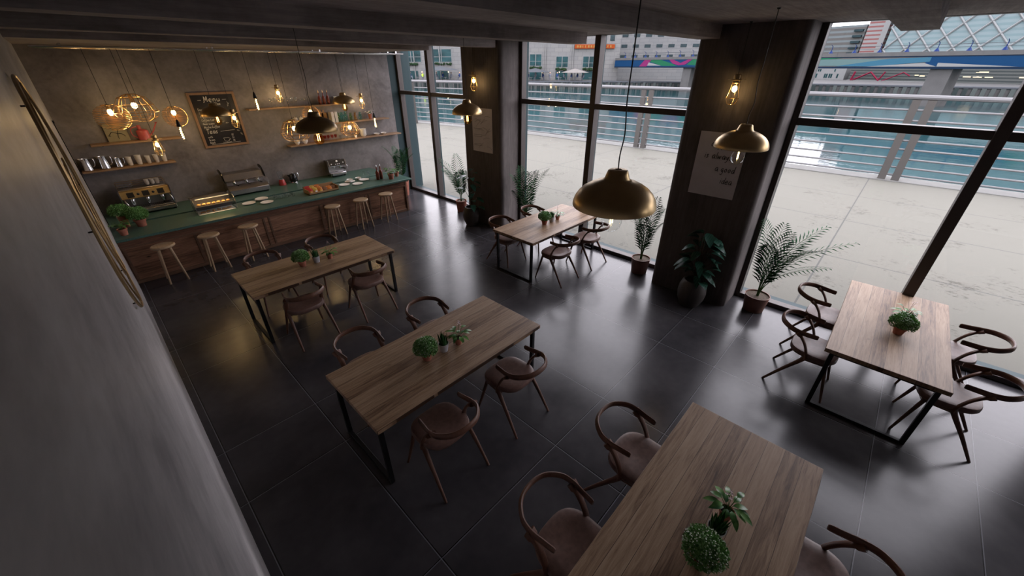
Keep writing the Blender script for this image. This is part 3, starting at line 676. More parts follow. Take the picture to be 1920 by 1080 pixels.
# ------------------------------------------------------------------ brass ring art on the left wall
ra = thing('wall_art', 'large round brass wire sculpture of tangled rings on the left plaster wall', 'wall art', (XL, 4.65, 2.27))
random.seed(11)
def wallring(cy, cz, ry, rz, x, r, ph=0, wob=.0):
    return MB().tube([(x + .006 * sin(3 * a + ph), cy + ry * cos(a), cz + rz * sin(a) + wob * sin(2 * a + ph)) for a in [2 * pi * i / 72 for i in range(72)]], r, 6, True)
for cy, cz, ry, rz, x, r, ph in ((0, 0, .90, .92, .035, .011, 0), (.03, .01, .84, .88, .045, .006, 1), (.0, -.12, .30, .50, .040, .006, 2), (-.05, -.2, .24, .40, .045, .005, .5), (.05, -.02, .34, .36, .035, .005, 3), (.02, -.28, .2, .36, .048, .005, 5)):
    obj('wire_ring', wallring(cy, cz, ry, rz, x, r, ph, .02), 'brass', ra)
mb = MB()
for a in range(0, 360, 60): mb.tube([(0.001, .87 * cos(radians(a)), .87 * sin(radians(a))), (.035, .87 * cos(radians(a)), .87 * sin(radians(a)))], .006, 6)
obj('wall_bracket', mb, 'black', ra)
sr = thing('wall_strip', 'slim black upright strip on the left wall beside the shelves', 'wall strip', (XL, 9.6, .82))
obj('strip', MB().box(.001, .012, -.02, .02, 0, 1.66), 'black', sr); obj('end_cap', MB().box(.001, .02, -.025, .025, 1.66, 1.70), 'black', sr)

# ------------------------------------------------------------------ pendants
def cordpts(z0, z1, kink=0):
    if not kink: return [(0, 0, z0), (0, 0, z1)]
    return cat([(0, 0, z0), (kink * .2, kink * .15, z0 + .08), (-kink * .5, -kink * .6, z0 + .2), (kink * .3, kink * .2, z0 + .36), (0, 0, z0 + .55), (0, 0, z1)], 5)
def cord_to(t, z0, ztop, kink=0, r=.0035):
    h = ztop - t.location.z
    obj('cord', MB().tube(cordpts(z0, h, kink), r, 6), 'cord', t)
    obj('ceiling_plate', MB().lathe([(.012, h - .012), (.016, h - .004), (.016, h)], n=12), 'black', t)
def dome(loc, label, ztop, kink, lit, metal='brass', edge=''):
    t = thing('dome_pendant', label, 'pendant lamp', loc, group='brass dome pendants')
    prof = [(.243, -.004), (.250, .0), (.251, .012), (.248, .03), (.239, .055), (.222, .082), (.196, .108), (.162, .130), (.125, .147), (.092, .158), (.078, .163), (.072, .172), (.064, .198), (.058, .214), (.050, .220), (.020, .222)]
    inn = [(.018, .214), (.05, .205), (.07, .155), (.12, .140), (.16, .122), (.192, .100), (.216, .076), (.234, .05), (.243, .028), (.246, .01), (.243, -.004)]
    obj('lamp_shade', MB().lathe(prof + [(r, z) for r, z in inn], n=56, cap=False), metal, t)
    obj('socket', MB().lathe([(.02, .02), (.024, .03), (.024, .13), (.015, .21)], n=16), 'black', t)
    obj('bulb', MB().lathe([(.016, .04), (.02, .0), (.042, -.035), (.062, -.075), (.065, -.10), (.055, -.135), (.032, -.158), (.002, -.166)], n=24, cap=False), 'amber_glass' if lit < 2 else 'thin_glass', t)
    f = MB()
    for s in (-1, 1): f.tube([(s * .009, 0, .02), (s * .013, 0, -.115)], .0035, 6)
    obj('filament', f, 'filament' if lit == 1 else 'dim_filament', t)
    if lit == 1: lamp(t, (0, 0, -.19), 1.5, .03)
    cord_to(t, .222, ztop, kink)
    return t
dome((2.125, 1.153, 2.50), 'large brass dome pendant in the centre of the photo, largest of the domes', 3.69, .035, 2)
dome((4.60, 1.165, 2.53), 'brass dome pendant in front of the coffee poster on the near column', 3.69, .03, 2)
dome((4.65, 5.45, 2.55), 'brass dome pendant in front of the rear concrete column', 3.69, .0, 1)
dome((2.10, 5.372, 2.54), 'dark brass dome pendant over the far-left table, hiding part of the wire globes', 3.69, .035, 1, 'brass_dark')
dome((4.525, 9.65, 2.50), 'small-looking brass dome pendant by the top right shelf end', 3.5, 0, 1)
dome((1.985, 9.72, 2.42), 'dark brass dome pendant hanging in front of the menu chalkboard', 3.5, 0, 1, 'brass_dark')

def cage_can(loc, label, ztop, power=2.2):
    t = thing('cage_pendant', label, 'pendant lamp', loc, group='small brass cage pendants')
    obj('cap', MB().lathe([(.012, .125), (.036, .122), (.040, .112), (.040, .075), (.044, .070)], n=20).lathe([(.044, .07), (.10, .066), (.10, .062), (.044, .058)], n=28), 'brass', t)
    obj('collar', MB().lathe([(.045, .058), (.048, .045), (.044, .03), (.030, .02)], n=20), 'brass', t)
    c = MB(); pr = [(.040, .03), (.050, -.05), (.072, -.14), (.045, -.20), (.026, -.21)]
    for k in range(6):
        a = pi / 3 * k; c.tube([(r * cos(a), r * sin(a), z) for r, z in pr], .0032, 5)
    for r, z in ((.072, -.14), (.026, -.21)): c.ring((0, 0, z), r, .0032, 24, 5)
    obj('cage', c, 'brass', t)
    obj('bulb', MB().ball((0, 0, -.035), .030, 14, 10, sz=1.25), 'bulb', t)
    lamp(t, (0, 0, -.10), power, .02)
    cord_to(t, .12, ztop)
cage_can((5.76, 1.703, 3.04), 'small brass cage pendant glowing in front of the near column', 3.69, 1.0)
cage_can((5.76, 6.503, 3.03), 'small brass cage pendant glowing in front of the rear column', 3.69, 1.0)
cage_can((3.31, 10.08, 2.78), 'small lit brass cage pendant above the stemmed glasses', 3.5)
cage_can((5.184, 10.08, 2.54), 'small lit brass cage pendant near the right end of the back wall', 3.5)
cage_can((2.273, 9.75, 2.39), 'small lit brass cage pendant in front of the chalkboard edge', 3.5)
cage_can((.908, 9.4, 2.09), 'small lit brass cage pendant hanging between the left shelves', 3.5)

def geo(loc, R, label, rot=0):
    t = thing('wire_globe_pendant', label, 'pendant lamp', loc, rot, group='large faceted brass wire pendants')
    c = MB(); L_ = [(.22, .72), (.62, .55), (.86, .15), (1.0, -.20), (.86, -.48), (.55, -.66)]; n = 8
    for k in range(n):
        a = 2 * pi * k / n
        c.tube([(R * r * cos(a), R * r * sin(a), R * z) for r, z in L_], .0055, 5)
    for r, z in L_:
        c.tube([(R * r * cos(2 * pi * k / n), R * r * sin(2 * pi * k / n), R * z) for k in range(n)], .0055, 5, True)
    for k in range(0, n, 2):     # window-like cross bars on alternate faces
        a0, a1 = 2 * pi * k / n, 2 * pi * (k + 1) / n; am = (a0 + a1) / 2; q = cos(pi / n)
        c.tube([(R * r * q * cos(am), R * r * q * sin(am), R * z) for r, z in L_[1:5]], .005, 5)
    obj('cage', c, 'copper', t)
    obj('socket', MB().lathe([(.03, R * .30), (.032, R * .34), (.03, R * .70), (.012, R * .74)], n=16), 'brass', t)
    obj('bulb', MB().ball((0, 0, R * .30 - .045), .042, 14, 10, sz=1.2), 'bulb', t)
    lamp(t, (0, 0, R * .30 - .12), 2.6, .03)
    cord_to(t, R * .72, 3.5)
geo((.859, 9.70, 2.62), .30, 'large faceted brass wire pendant above the red watering can')
geo((3.22, 9.4, 2.06), .29, 'faceted brass wire pendant partly hidden behind the dark brass dome', .2)
geo((4.736, 10.05, 1.90), .23, 'faceted brass wire pendant in front of the lowest right shelf', .3)

def globe(loc, R, asp, label):
    t = thing('ribbed_globe_pendant', label, 'pendant lamp', loc, group='copper ribbed globe pendants')
    c = MB(); n = 16
    for i in range(n):
        u = -1 + 2 * (i + .5) / n; r = R * (1 - abs(u) ** 2.3) ** .5
        c.ring((0, 0, u * R * asp), max(r, .03), .0028, 36, 4)
    for k in range(3):
        a = 2 * pi * k / 3; c.tube([(R * (1 - abs(u) ** 2.3) ** .5 * cos(a), R * (1 - abs(u) ** 2.3) ** .5 * sin(a), u * R * asp) for u in [-.97 + 1.94 * i / 16 for i in range(17)]], .003, 4)
    obj('ribbed_shade', c, 'copper', t)
    obj('socket', MB().lathe([(.028, R * asp * .62), (.03, R * asp * .95), (.012, R * asp)], n=16), 'brass', t)
    obj('bulb', MB().lathe([(.018, R * asp * .62), (.034, R * asp * .5), (.036, R * asp * .3), (.018, R * asp * .15), (.002, R * asp * .13)], n=16, cap=False), 'bulb', t)
    lamp(t, (0, 0, R * asp * .0), 1.6, .03)
    cord_to(t, R * asp, 3.5)
globe((.523, 9.72, 2.50), .235, .86, 'large copper ribbed globe pendant, leftmost of all the hanging lamps')
globe((1.385, 9.95, 2.43), .185, .95, 'small copper ribbed globe pendant between the watering can and the chalkboard')
globe((3.767, 9.75, 2.27), .19, 1.15, 'tall copper ribbed globe pendant showing above the dark brass dome')

def tube_bulb(loc, label):
    t = thing('spiral_bulb_pendant', label, 'pendant lamp', loc, group='bare spiral filament bulbs')
    obj('holder', MB().lathe([(.034, -.055), (.036, -.05), (.028, .0), (.014, .05), (.008, .06)], n=18), 'black', t)
    obj('bulb', MB().lathe([(.022, -.055), (.034, -.08), (.037, -.27), (.030, -.30), (.002, -.31)], n=18, cap=False), 'thin_glass', t)
    f = [(.012 * sin(i * 1.35), .012 * cos(i * 1.1), -.075 - .0072 * i) for i in range(27)]
    obj('filament', MB().tube(cat(f, 3), .0042, 5), 'filament', t)
    lamp(t, (0, 0, -.33), 1.2, .03)
    cord_to(t, .06, 3.5)
tube_bulb((1.31, 9.4, 2.37), 'bare tube bulb with spiral filament beside the watering can')
tube_bulb((2.742, 9.72, 2.74), 'bare tube bulb with spiral filament just right of the chalkboard')
tube_bulb((5.089, 9.4, 2.22), 'bare tube bulb with spiral filament in front of the shelf plant')

# ------------------------------------------------------------------ plants
def pot(t, r, h, mat='terra', soil='soil_dark', rim=True):
    p = [(r * .68, 0), (r * .70, .004), (r * .90, h * .78)]
    p += [(r, h * .79), (r * 1.02, h * .98), (r * .98, h), (r * .88, h), (r * .86, h * .86)] if rim else [(r * .96, h), (r * .90, h), (r * .88, h * .85)]
    obj('pot', MB().lathe(p, n=32, cap=False).lathe([(.001, .0), (r * .68, 0)], n=32, cap=False), mat, t, sm=True)
    obj('soil', MB().lathe([(.001, h * .87), (r * .87, h * .865)], n=24, cap=False), soil, t)
def leafquad(mb, p, d, up, L, w):
    d = d.normalized(); s = d.cross(up)
    if s.length < 1e-3: s = Vector((1, 0, 0))
    s.normalize(); mb.add([p, p + d * L * .5 + s * w * .5, p + d * L, p + d * L * .5 - s * w * .5], [(0, 1, 2, 3)])
def make_bush(name, R, r, h, n=1100, flowers=0, seed=1, L=.022, potmat='terra'):
    t = thing(name, '', 'potted plant'); pot(t, r, h, potmat)
    rnd = random.Random(seed); mb = MB(); mf = MB(); c = Vector((0, 0, h + R * .62))
    for i in range(n):
        a = rnd.uniform(0, 2 * pi); u = rnd.uniform(-.55, 1); q = (1 - u * u) ** .5; k = rnd.uniform(.55, 1.0) ** .5 * (1 + .06 * sin(3 * a))
        d = Vector((q * cos(a), q * sin(a), u)); p = c + Vector((d.x * R * 1.1, d.y * R * 1.1, d.z * R * .85)) * k
        dd = (d + Vector((rnd.uniform(-.8, .8), rnd.uniform(-.8, .8), rnd.uniform(-.3, .9))))
        leafquad(mb, p, dd, Vector((rnd.uniform(-1, 1), rnd.uniform(-1, 1), .4)), L * rnd.uniform(.7, 1.3), L * .7)
        if i < n * flowers and u > -.1:
            p2_ = c + Vector((d.x * R * 1.14, d.y * R * 1.14, d.z * R * .9)); leafquad(mf, p2_, Vector((rnd.uniform(-1, 1), rnd.uniform(-1, 1), .2)), Vector((0, 0, 1)), L * .6, L * .5)
    mb.ball(c, R * .72, 10, 8, sx=1.1, sy=1.1, sz=.8)
    for k in range(14):
        a = rnd.uniform(0, 2 * pi); mb.tube([(0, 0, h * .8), (R * .5 * cos(a), R * .5 * sin(a), h + R * .7)], .0018, 4)
    obj('foliage', mb, 'bush', t, sm=False)
    if mf.f: obj('flowers', mf, 'bush_white', t, sm=False)['kind'] = 'stuff'
    return t
def make_spiky(r=.055, h=.095):
    t = thing('potted_succulent', '', 'potted plant'); pot(t, r, h, 'grey_pot', rim=False)
    rnd = random.Random(5); mb = MB()
    for i in range(52):
        a = rnd.uniform(0, 2 * pi); q = rnd.uniform(0, r * .7); H = rnd.uniform(.07, .135); tl = rnd.uniform(.0, .035)
        b = Vector((q * cos(a), q * sin(a), h * .85)); tp = b + Vector((tl * cos(a), tl * sin(a), H)); s = Vector((-sin(a), cos(a), 0)) * .0075; m_ = b.lerp(tp, .45)
        mb.add([b - s * .7, b + s * .7, m_ + s, tp, m_ - s], [(0, 1, 2, 3, 4)])
        o_ = Vector((cos(a), sin(a), 0)) * .004; mb.add([b, m_ + s, tp, m_ - o_ * 1.5], [(0, 1, 2), (0, 2, 3)])
    obj('leaves', mb, 'succ', t, sm=False); return t
def broadleaf(mb, p, d, L, w, droop=.3, seg=5, fold=.15):
    d = Vector(d).normalized(); s = d.cross(Vector((0, 0, 1)))
    if s.length < .05: s = Vector((1, 0, 0))
    s.normalize(); n_ = s.cross(d); pts = []
    for i in range(seg + 1):
        t = i / seg; ww = w * (sin(pi * min(1, t * .97 + .03)) ** .75) * (1.1 - .35 * t) * .5
        c = p + d * L * t + Vector((0, 0, -droop * L * t * t)); pts += [c - s * ww + n_ * ww * fold, c, c + s * ww + n_ * ww * fold]
    fs = []
    for i in range(seg):
        for j in (0, 1): fs.append((i * 3 + j, i * 3 + j + 1, i * 3 + j + 4, i * 3 + j + 3))
    mb.add(pts, fs)
def make_leafy(r=.045, h=.075, L=.088, n=16, flower=True, seed=9, mat='leafy'):
    t = thing('potted_flower', '', 'potted plant'); pot(t, r, h)
    rnd = random.Random(seed); ml = MB(); ms = MB(); mf = MB()
    for i in range(n):
        a = 2 * pi * i / n + rnd.uniform(-.25, .25); e = rnd.uniform(.45, 1.25); H = rnd.uniform(.4, 1.0) * L * 1.1
        b = Vector((0, 0, h * .85)); m_ = b + Vector((cos(a) * H * cos(e), sin(a) * H * cos(e), H * (sin(e) + .35)))
        ms.tube([b, b.lerp(m_, .5) + Vector((0, 0, .008)), m_], .0018, 4)
        broadleaf(ml, m_, (cos(a), sin(a), .25), L * rnd.uniform(.8, 1.1), L * .48, .45)
    obj('leaves', ml, mat, t)
    if flower:
        for k in range(2):
            a = rnd.uniform(0, 2 * pi); top = Vector((.03 * cos(a), .03 * sin(a), h + L * 2.1)); mf = MB()
            mf.tube([(0, 0, h * .85), (.01 * cos(a), .01 * sin(a), h + L), top], .0014, 4); mf.mat(1)
            for q in range(4):
                c = top - Vector((0, 0, q * .014)) + Vector((rnd.uniform(-.01, .01), rnd.uniform(-.01, .01), 0))
                for w_ in range(4):
                    b_ = 2 * pi * w_ / 4 + q; leafquad(mf, c, Vector((cos(b_), sin(b_), .3)), Vector((0, 0, 1)), .012, .008)
            obj('flower_stalk', mf, ['stem_green', 'petal'], t, sm=False)
    obj('stems', ms, 'stem_green', t); return t
bush0 = make_bush('potted_bush', .104, .058, .082, 2600, .14, 1, .016)
spk0 = make_spiky(); lf0 = make_leafy()
TP = {'A': [(1.568, 5.632), (1.76, 5.615), (1.95, 5.60)], 'B': [(1.579, 2.645), (1.775, 2.63), (1.95, 2.615)], 'C': [(5.27, 4.19), (5.465, 4.18), (5.63, 4.17)],
      'D': [(1.59, .02), (1.80, .01), (1.965, 0.0)], 'E': [(5.31, -.675), (5.49, -.69), (5.66, -.70)]}
TN = {'A': 'on the table nearest the bar stools', 'B': 'on the middle table', 'C': 'on the far window table', 'D': 'on the foreground table', 'E': 'on the right-hand window table'}
first = [True]
for k in 'BACDE':
    for o0, (x, y), nm, g in ((bush0, TP[k][0], 'round bushy green plant in a terracotta pot ', 'bushy table plants'), (spk0, TP[k][1], 'dark upright succulent in a pale grey pot ', 'succulents on the tables'), (lf0, TP[k][2], 'broad-leaved flowering plant in a small terracotta pot ', 'small flowering table plants')):
        if first[0]: o = o0; o.location = (x, y, .752); o['label'] = nm + TN[k]; o['group'] = g
        else: o = dup(o0, (x, y, .752), {'A': .4, 'C': 1.1, 'D': 2.3, 'E': 3.6}[k], nm + TN[k], g)
    first[0] = False
# plants on the bar
o = make_bush('potted_bush', .135, .088, .125, 1500, 0, 4, .024); o.location = (.225, 9.13, .82); tag(o, 'bushy green plant in a wide terracotta pot on the bar by the espresso machine', 'potted plant')
o = make_bush('potted_bush', .125, .07, .20, 1300, .03, 14, .026); o.location = (.03, 9.27, .82); tag(o, 'taller shrubby plant with pale blossoms at the back of the bar by the left wall', 'potted plant')
o = make_leafy(.068, .11, .105, 18, True, 21); o.location = (-.045, 8.80, .82); tag(o, 'broad-leaved flowering plant in terracotta at the left corner of the bar', 'potted plant')
o = make_leafy(.075, .13, .12, 16, True, 22); o.location = (4.97, 8.83, .82); tag(o, 'broad-leaved plant in a terracotta pot at the right end of the bar', 'potted plant')
o = make_leafy(.060, .11, .10, 12, True, 23); o.location = (5.22, 8.98, .82); tag(o, 'small spindly plant in terracotta at the far right bar corner', 'potted plant')
# floor palms
def palm(loc, label, seed, H=1.15, nf=9, spread=.5, potr=.17, poth=.27, lean=(0, 0), potmat='terra_dark'):
    t = thing('potted_palm', label, 'potted palm', loc, group='palms in clay pots')
    p = [(potr * .78, 0), (potr * .80, .005), (potr * .97, poth * .96), (potr, poth), (potr * .93, poth), (potr * .91, poth * .9)]
    obj('pot', MB().lathe(p, n=36, cap=False).lathe([(.001, 0), (potr * .78, 0)], n=36, cap=False), potmat, t)
    obj('soil', MB().lathe([(.001, poth * .93), (potr * .92, poth * .92)], n=24, cap=False), 'soil', t)
    rnd = random.Random(seed); ml = MB(); ms = MB()
    for i in range(nf):
        a = 2 * pi * i / nf + rnd.uniform(-.3, .3); L = H * rnd.uniform(.65, 1.05); sp_ = spread * rnd.uniform(.4, 1.1)
        pts = []
        for k in range(22):
            q = k / 21; rad = sp_ * L * q ** 1.9; z = poth * .9 + L * (q - .18 * q ** 3)
            pts.append(Vector((rad * cos(a) + lean[0] * q * q + .012 * cos(a), rad * sin(a) + lean[1] * q * q + .012 * sin(a), z)))
        ms.tube(pts, [.007 * (1 - k / 26) for k in range(22)], 5)
        for k in range(4, 22):
            q = k / 21; tg = (pts[min(k + 1, 21)] - pts[k - 1]).normalized(); sd = tg.cross(Vector((0, 0, 1)))
            if sd.length < .1: sd = Vector((-sin(a), cos(a), 0))
            sd.normalize(); ln = .22 * sin(pi * (.12 + .80 * q)) * H
            for h_ in (0,):
                pp = pts[k].lerp(pts[min(21, k + 1)], h_)
                for s in (-1, 1):
                    d = (tg * .75 + sd * s * .8 + Vector((0, 0, .1))).normalized(); e1 = pp + d * ln * .5; e2 = pp + d * ln + Vector((0, 0, -ln * .22)); w_ = tg * .0105
                    ml.add([pp - w_ * .5, e1 - w_, e2, e1 + w_], [(0, 1, 2, 3)])
    obj('fronds', ml, 'palm', t, sm=False); obj('stems', ms, 'stem_green', t); return t
palm((6.20, .78, 0), 'palm in a wide brown clay pot by the glass right of the near column', 3, 1.28, 11, .48, .17, .26, (.1, -.25))
palm((6.15, 2.66, 0), 'slim palm in a brown clay pot by the glass left of the near column', 8, 1.25, 9, .28, .165, .28)
palm((6.15, 5.42, 0), 'tall palm behind the far window table beside the rear column', 12, 1.45, 11, .30, .15, .25, (-.1, -.05))
palm((6.15, 7.62, 0), 'palm half hidden behind the rear column and dark planter', 15, 1.25, 9, .4, .14, .28, (0, .25), 'terra')
palm((5.93, 9.93, 0), 'palm in a terracotta pot in the corner past the bar end', 18, 1.25, 10, .35, .17, .40, (0, -.1), 'terra')
# big-leaved plants in dark planters
def bigplant(loc, label, seed, n=44, H=.75, spread=.34):
    t = thing('potted_foliage_plant', label, 'potted plant', loc, group='large dark planters with broad leaves')
    p = [(.11, 0), (.14, .006), (.19, .12), (.205, .22), (.195, .32), (.165, .41), (.145, .43), (.130, .43), (.135, .40)]
    obj('planter', MB().lathe(p, n=40, cap=False).lathe([(.001, 0), (.11, 0)], n=40, cap=False), 'dark_pot', t)
    obj('soil', MB().lathe([(.001, .40), (.138, .395)], n=24, cap=False), 'soil_dark', t)
    rnd = random.Random(seed); ml = MB(); ms = MB()
    for i in range(n):
        a = rnd.uniform(0, 2 * pi); z = .46 + H * (i + .5) / n; r = spread * rnd.uniform(.35, 1.0) * (1.15 - .5 * (z - .4) / H)
        b = Vector((.03 * cos(a), .03 * sin(a), .4 + (z - .4) * .5)); m_ = Vector((r * .55 * cos(a) * (.3 if cos(a) > 0 else 1), r * .55 * sin(a), z))
        ms.tube([(0, 0, .4), b, m_], .005, 5)
        L = rnd.uniform(.17, .23)
        broadleaf(ml, m_, (cos(a) * (.25 if cos(a) > 0 else 1), sin(a), rnd.uniform(-.2, .6)), L, L * .62, rnd.uniform(.2, .7), 8, .22)
    ms.tube([(0, 0, .39), (.01, 0, .8), (0, .01, .4 + H * .9)], [.012, .01, .005], 6)
    obj('leaves', ml, 'big_leaf', t); obj('stems', ms, 'stem', t); return t
bigplant((5.68, 1.56, 0), 'broad veined-leaf plant in a dark round planter before the near column', 5)
bigplant((5.68, 6.68, 0), 'straggly broad-leaf plant in a dark round planter before the rear column', 6, 20, .80, .42)

# ------------------------------------------------------------------ espresso machines
def machine_wide(loc, w, label, gold=True):
    t = thing('espresso_machine', label, 'espresso machine', loc)
    d = .42
    obj('base', MB().box(0, w, -.02, d, .03, .09).box(.02, w - .02, -.0, d, .09, .12), 'steel', t, bevel=.006)
    g = MB()
    for i in range(24): x = .03 + (w - .06) * i / 23; g.box(x - .004, x + .004, .0, .16, .120, .126)
    obj('drip_grate', g, 'steel_dark', t)
    obj('body', MB().box(.015, w - .015, .18, d, .12, .44), 'steel', t, bevel=.01)
    pan = MB().prism_x([(.02, .30), (.18, .28), (.18, .43), (.06, .43)], .01, w - .01)
    obj('front_panel', pan, 'gold' if gold else 'steel', t, bevel=.006)
    dm = MB()
    for k, x in enumerate((.2, .5, .8)):
        dm.prism_x([(.025, .318), (.05, .405), (.046, .405), (.018, .318)], w * x - .05, w * x + .05)
    obj('display', dm, 'dark_panel', t)
    for x in (.35, .65):
        obj('dial', MB().ball((w * x, .038, .36), .022, 12, 8, sy=.4), 'black_gloss', t)
    for x in (.0, w):
        obj('side_panel', MB().prism_x([(-.02, .09), (.0, .30), (.03, .45), (d, .45), (d, .09)], x - .008, x + .008), 'chrome', t)
    for x in (.2, .5, .8):
        gh = MB().lathe([(.03, .20), (.034, .22), (.034, .28), (.02, .30)], (w * x, .09, 0), 16)
        gh.lathe([(.028, .17), (.032, .20), (.0321, .205)], (w * x, .09, 0), 16); go = obj('group_head', gh, 'chrome', t)
        obj('portafilter_handle', MB().tube([(w * x, .06, .19), (w * x - .02, -.05, .175)], [.009, .012], 8), 'black_gloss', go)
    for x in (.04, w - .04):
        obj('steam_wand', MB().tube(cat([(x, .08, .29), (x, .0, .28), (x + .02, -.03, .2), (x + .02, -.02, .13)], 4), .006, 8), 'chrome', t)
    rl = MB()
    for z in (.47, .51, .545): rl.tube([(.02, d - .02, z), (w - .02, d - .02, z)], .004, 6).tube([(.02, .10, z), (.02, d - .02, z)], .004, 6).tube([(w - .02, .10, z), (w - .02, d - .02, z)], .004, 6)
    for x in (.02, w * .35, w * .65, w - .02): rl.tube([(x, d - .02, .45), (x, d - .02, .545)], .004, 6)
    obj('cup_rail', rl, 'brass' if gold else 'chrome', t)
    obj('foot', MB().box(.02, .06, .0, .04, 0, .03).box(w - .06, w - .02, 0, .04, 0, .03).box(.02, .06, d - .05, d - .01, 0, .03).box(w - .06, w - .02, d - .05, d - .01, 0, .03), 'black', t)
    return t
machine_wide((.135, 9.92, .82), .735, 'three-group espresso machine with a gold panel at the left end of the bar')
def cup_stack(x, y, z, n, label, group, mat='cup'):
    for i in range(n):
        m = MB().lathe([(.022, 0), (.026, .003), (.038, .055), (.035, .055), (.023, .006), (.001, .005)], n=18, cap=False)
        tag(obj('cup', m, mat, loc=(x, y, z + i * .022)), label % ('bottom', 'second', 'third', 'top')[i], 'cup', group)
for j, x in enumerate((.60, .68, .755)):
    cup_stack(x, 10.22, 1.272, 3, '%s cup of the ' + ('left', 'middle', 'right')[j] + ' grey stack on the gold-panelled machine', 'cups stacked on the gold-panelled machine')
for i in range(3):
    tag(obj('espresso_glass', MB().lathe([(.02, 0), (.026, .05), (.024, .05), (.018, .004), (.001, .003)], n=16, cap=False), 'thin_glass', loc=(.22 + .07 * i, 10.2, 1.272)), '%s clear espresso glass on top of the gold-panelled machine' % ('leftmost', 'middle', 'rightmost')[i], 'glass', 'espresso glasses on the machine')

m2 = thing('espresso_machine', 'wide brushed steel three-group espresso machine with black side wings below the chalkboard', 'espresso machine', (1.80, 9.93, .82))
w2 = .76
obj('base', MB().prism_x([(-.02, .03), (-.02, .13), (.08, .19), (.40, .19), (.40, .03)], 0, w2), 'steel', m2, bevel=.006)
obj('body', MB().prism_x([(.20, .19), (.20, .26), (.16, .30), (.22, .42), (.40, .44), (.40, .19)], .02, w2 - .02), 'steel', m2, bevel=.008)
obj('front_panel', MB().prism_x([(.155, .30), (.215, .42), (.235, .42), (.20, .30)], .0, w2), 'steel', m2, bevel=.003)
for x in (-.02, w2 - .0):
    obj('side_wing', MB().prism_x(cat([(.12, .27, 0), (.16, .40, 0), (.26, .50, 0), (.40, .52, 0), (.40, .46, 0), (.28, .44, 0), (.20, .36, 0)], 3)and [(p.x, p.y) for p in cat([(.12, .27, 0), (.16, .40, 0), (.26, .50, 0), (.40, .52, 0), (.40, .46, 0), (.28, .44, 0), (.20, .36, 0)], 3)], x, x + .02), 'black_gloss', m2)
for x in (.2, .5, .8):
    gh = obj('group_head', MB().lathe([(.028, .22), (.032, .24), (.032, .29), (.018, .30)], (w2 * x, .12, 0), 16).ball((w2 * x, .09, .27), .018, 10, 8), 'chrome', m2)
    obj('portafilter_handle', MB().tube([(w2 * x, .10, .235), (w2 * x + .04, .0, .21)], [.009, .012], 8), 'black_gloss', gh)
mk = MB()
for x in (.2, .5, .8): mk.box(w2 * x - .05, w2 * x + .03, .188, .190, .355, .363)
obj('panel_marking', mk, 'dark_panel', m2)
obj('steam_wand', MB().tube(cat([(w2 - .03, .14, .30), (w2 + .03, .05, .27), (w2 + .02, .02, .16)], 4), .006, 8), 'chrome', m2)
obj('foot', MB().box(.03, .08, 0, .05, 0, .03).box(w2 - .08, w2 - .03, 0, .05, 0, .03).box(.03, .7, .33, .38, 0, .03), 'black', m2)

m3 = thing('espresso_machine', 'compact chrome espresso machine with a dark dial panel near the right end of the bar', 'espresso machine', (4.02, 9.98, .82))
w3 = .40
obj('base', MB().box(.0, w3, .06, .36, .03, .10), 'chrome', m3, bevel=.008)
obj('drip_tray', MB().box(.02, w3 - .02, .0, .07, .04, .09), 'steel', m3, bevel=.004)
obj('body', MB().box(.01, w3 - .01, .18, .36, .10, .36).box(.01, w3 - .01, .06, .36, .34, .38), 'steel', m3, bevel=.008)
obj('front_panel', MB().prism_x([(.02, .27), (.07, .40), (.10, .40), (.10, .27)], -.0, w3), 'dark_panel', m3)
obj('panel_trim', MB().prism_x([(.015, .262), (.015, .275), (.10, .275), (.10, .262)], -.01, w3 + .01).prism_x([(.01, .26), (.068, .412), (.09, .412), (.04, .26)], -.018, 0).prism_x([(.01, .26), (.068, .412), (.09, .412), (.04, .26)], w3, w3 + .018), 'chrome', m3)
for x, z, r in ((.2, .37, .028), (.05, .315, .017), (.155, .305, .012), (.2, .305, .012), (.245, .305, .012), (.35, .325, .017)):
    obj('dial', MB().ball((x, .02 + (z - .27) * .38, z), r, 14, 8, sy=.35, sz=1), 'white', m3)
g3 = obj('group_head', MB().lathe([(.03, .19), (.034, .21), (.034, .26), (.02, .27)], (.28, .10, 0), 16).lathe([(.012, .20), (.014, .27)], (.13, .10, 0), 10), 'chrome', m3)
obj('portafilter_handle', MB().tube([(.30, .08, .195), (.37, .0, .18)], [.009, .013], 8), 'black_gloss', g3)
obj('steam_wand', MB().tube(cat([(w3, .12, .27), (w3 + .05, .08, .24), (w3 + .055, .06, .12)], 4), .006, 8), 'chrome', m3)
obj('foot', MB().box(.03, .06, .07, .1, 0, .03).box(w3 - .06, w3 - .03, .07, .1, 0, .03).box(.03, w3 - .03, .3, .33, 0, .03), 'black', m3)

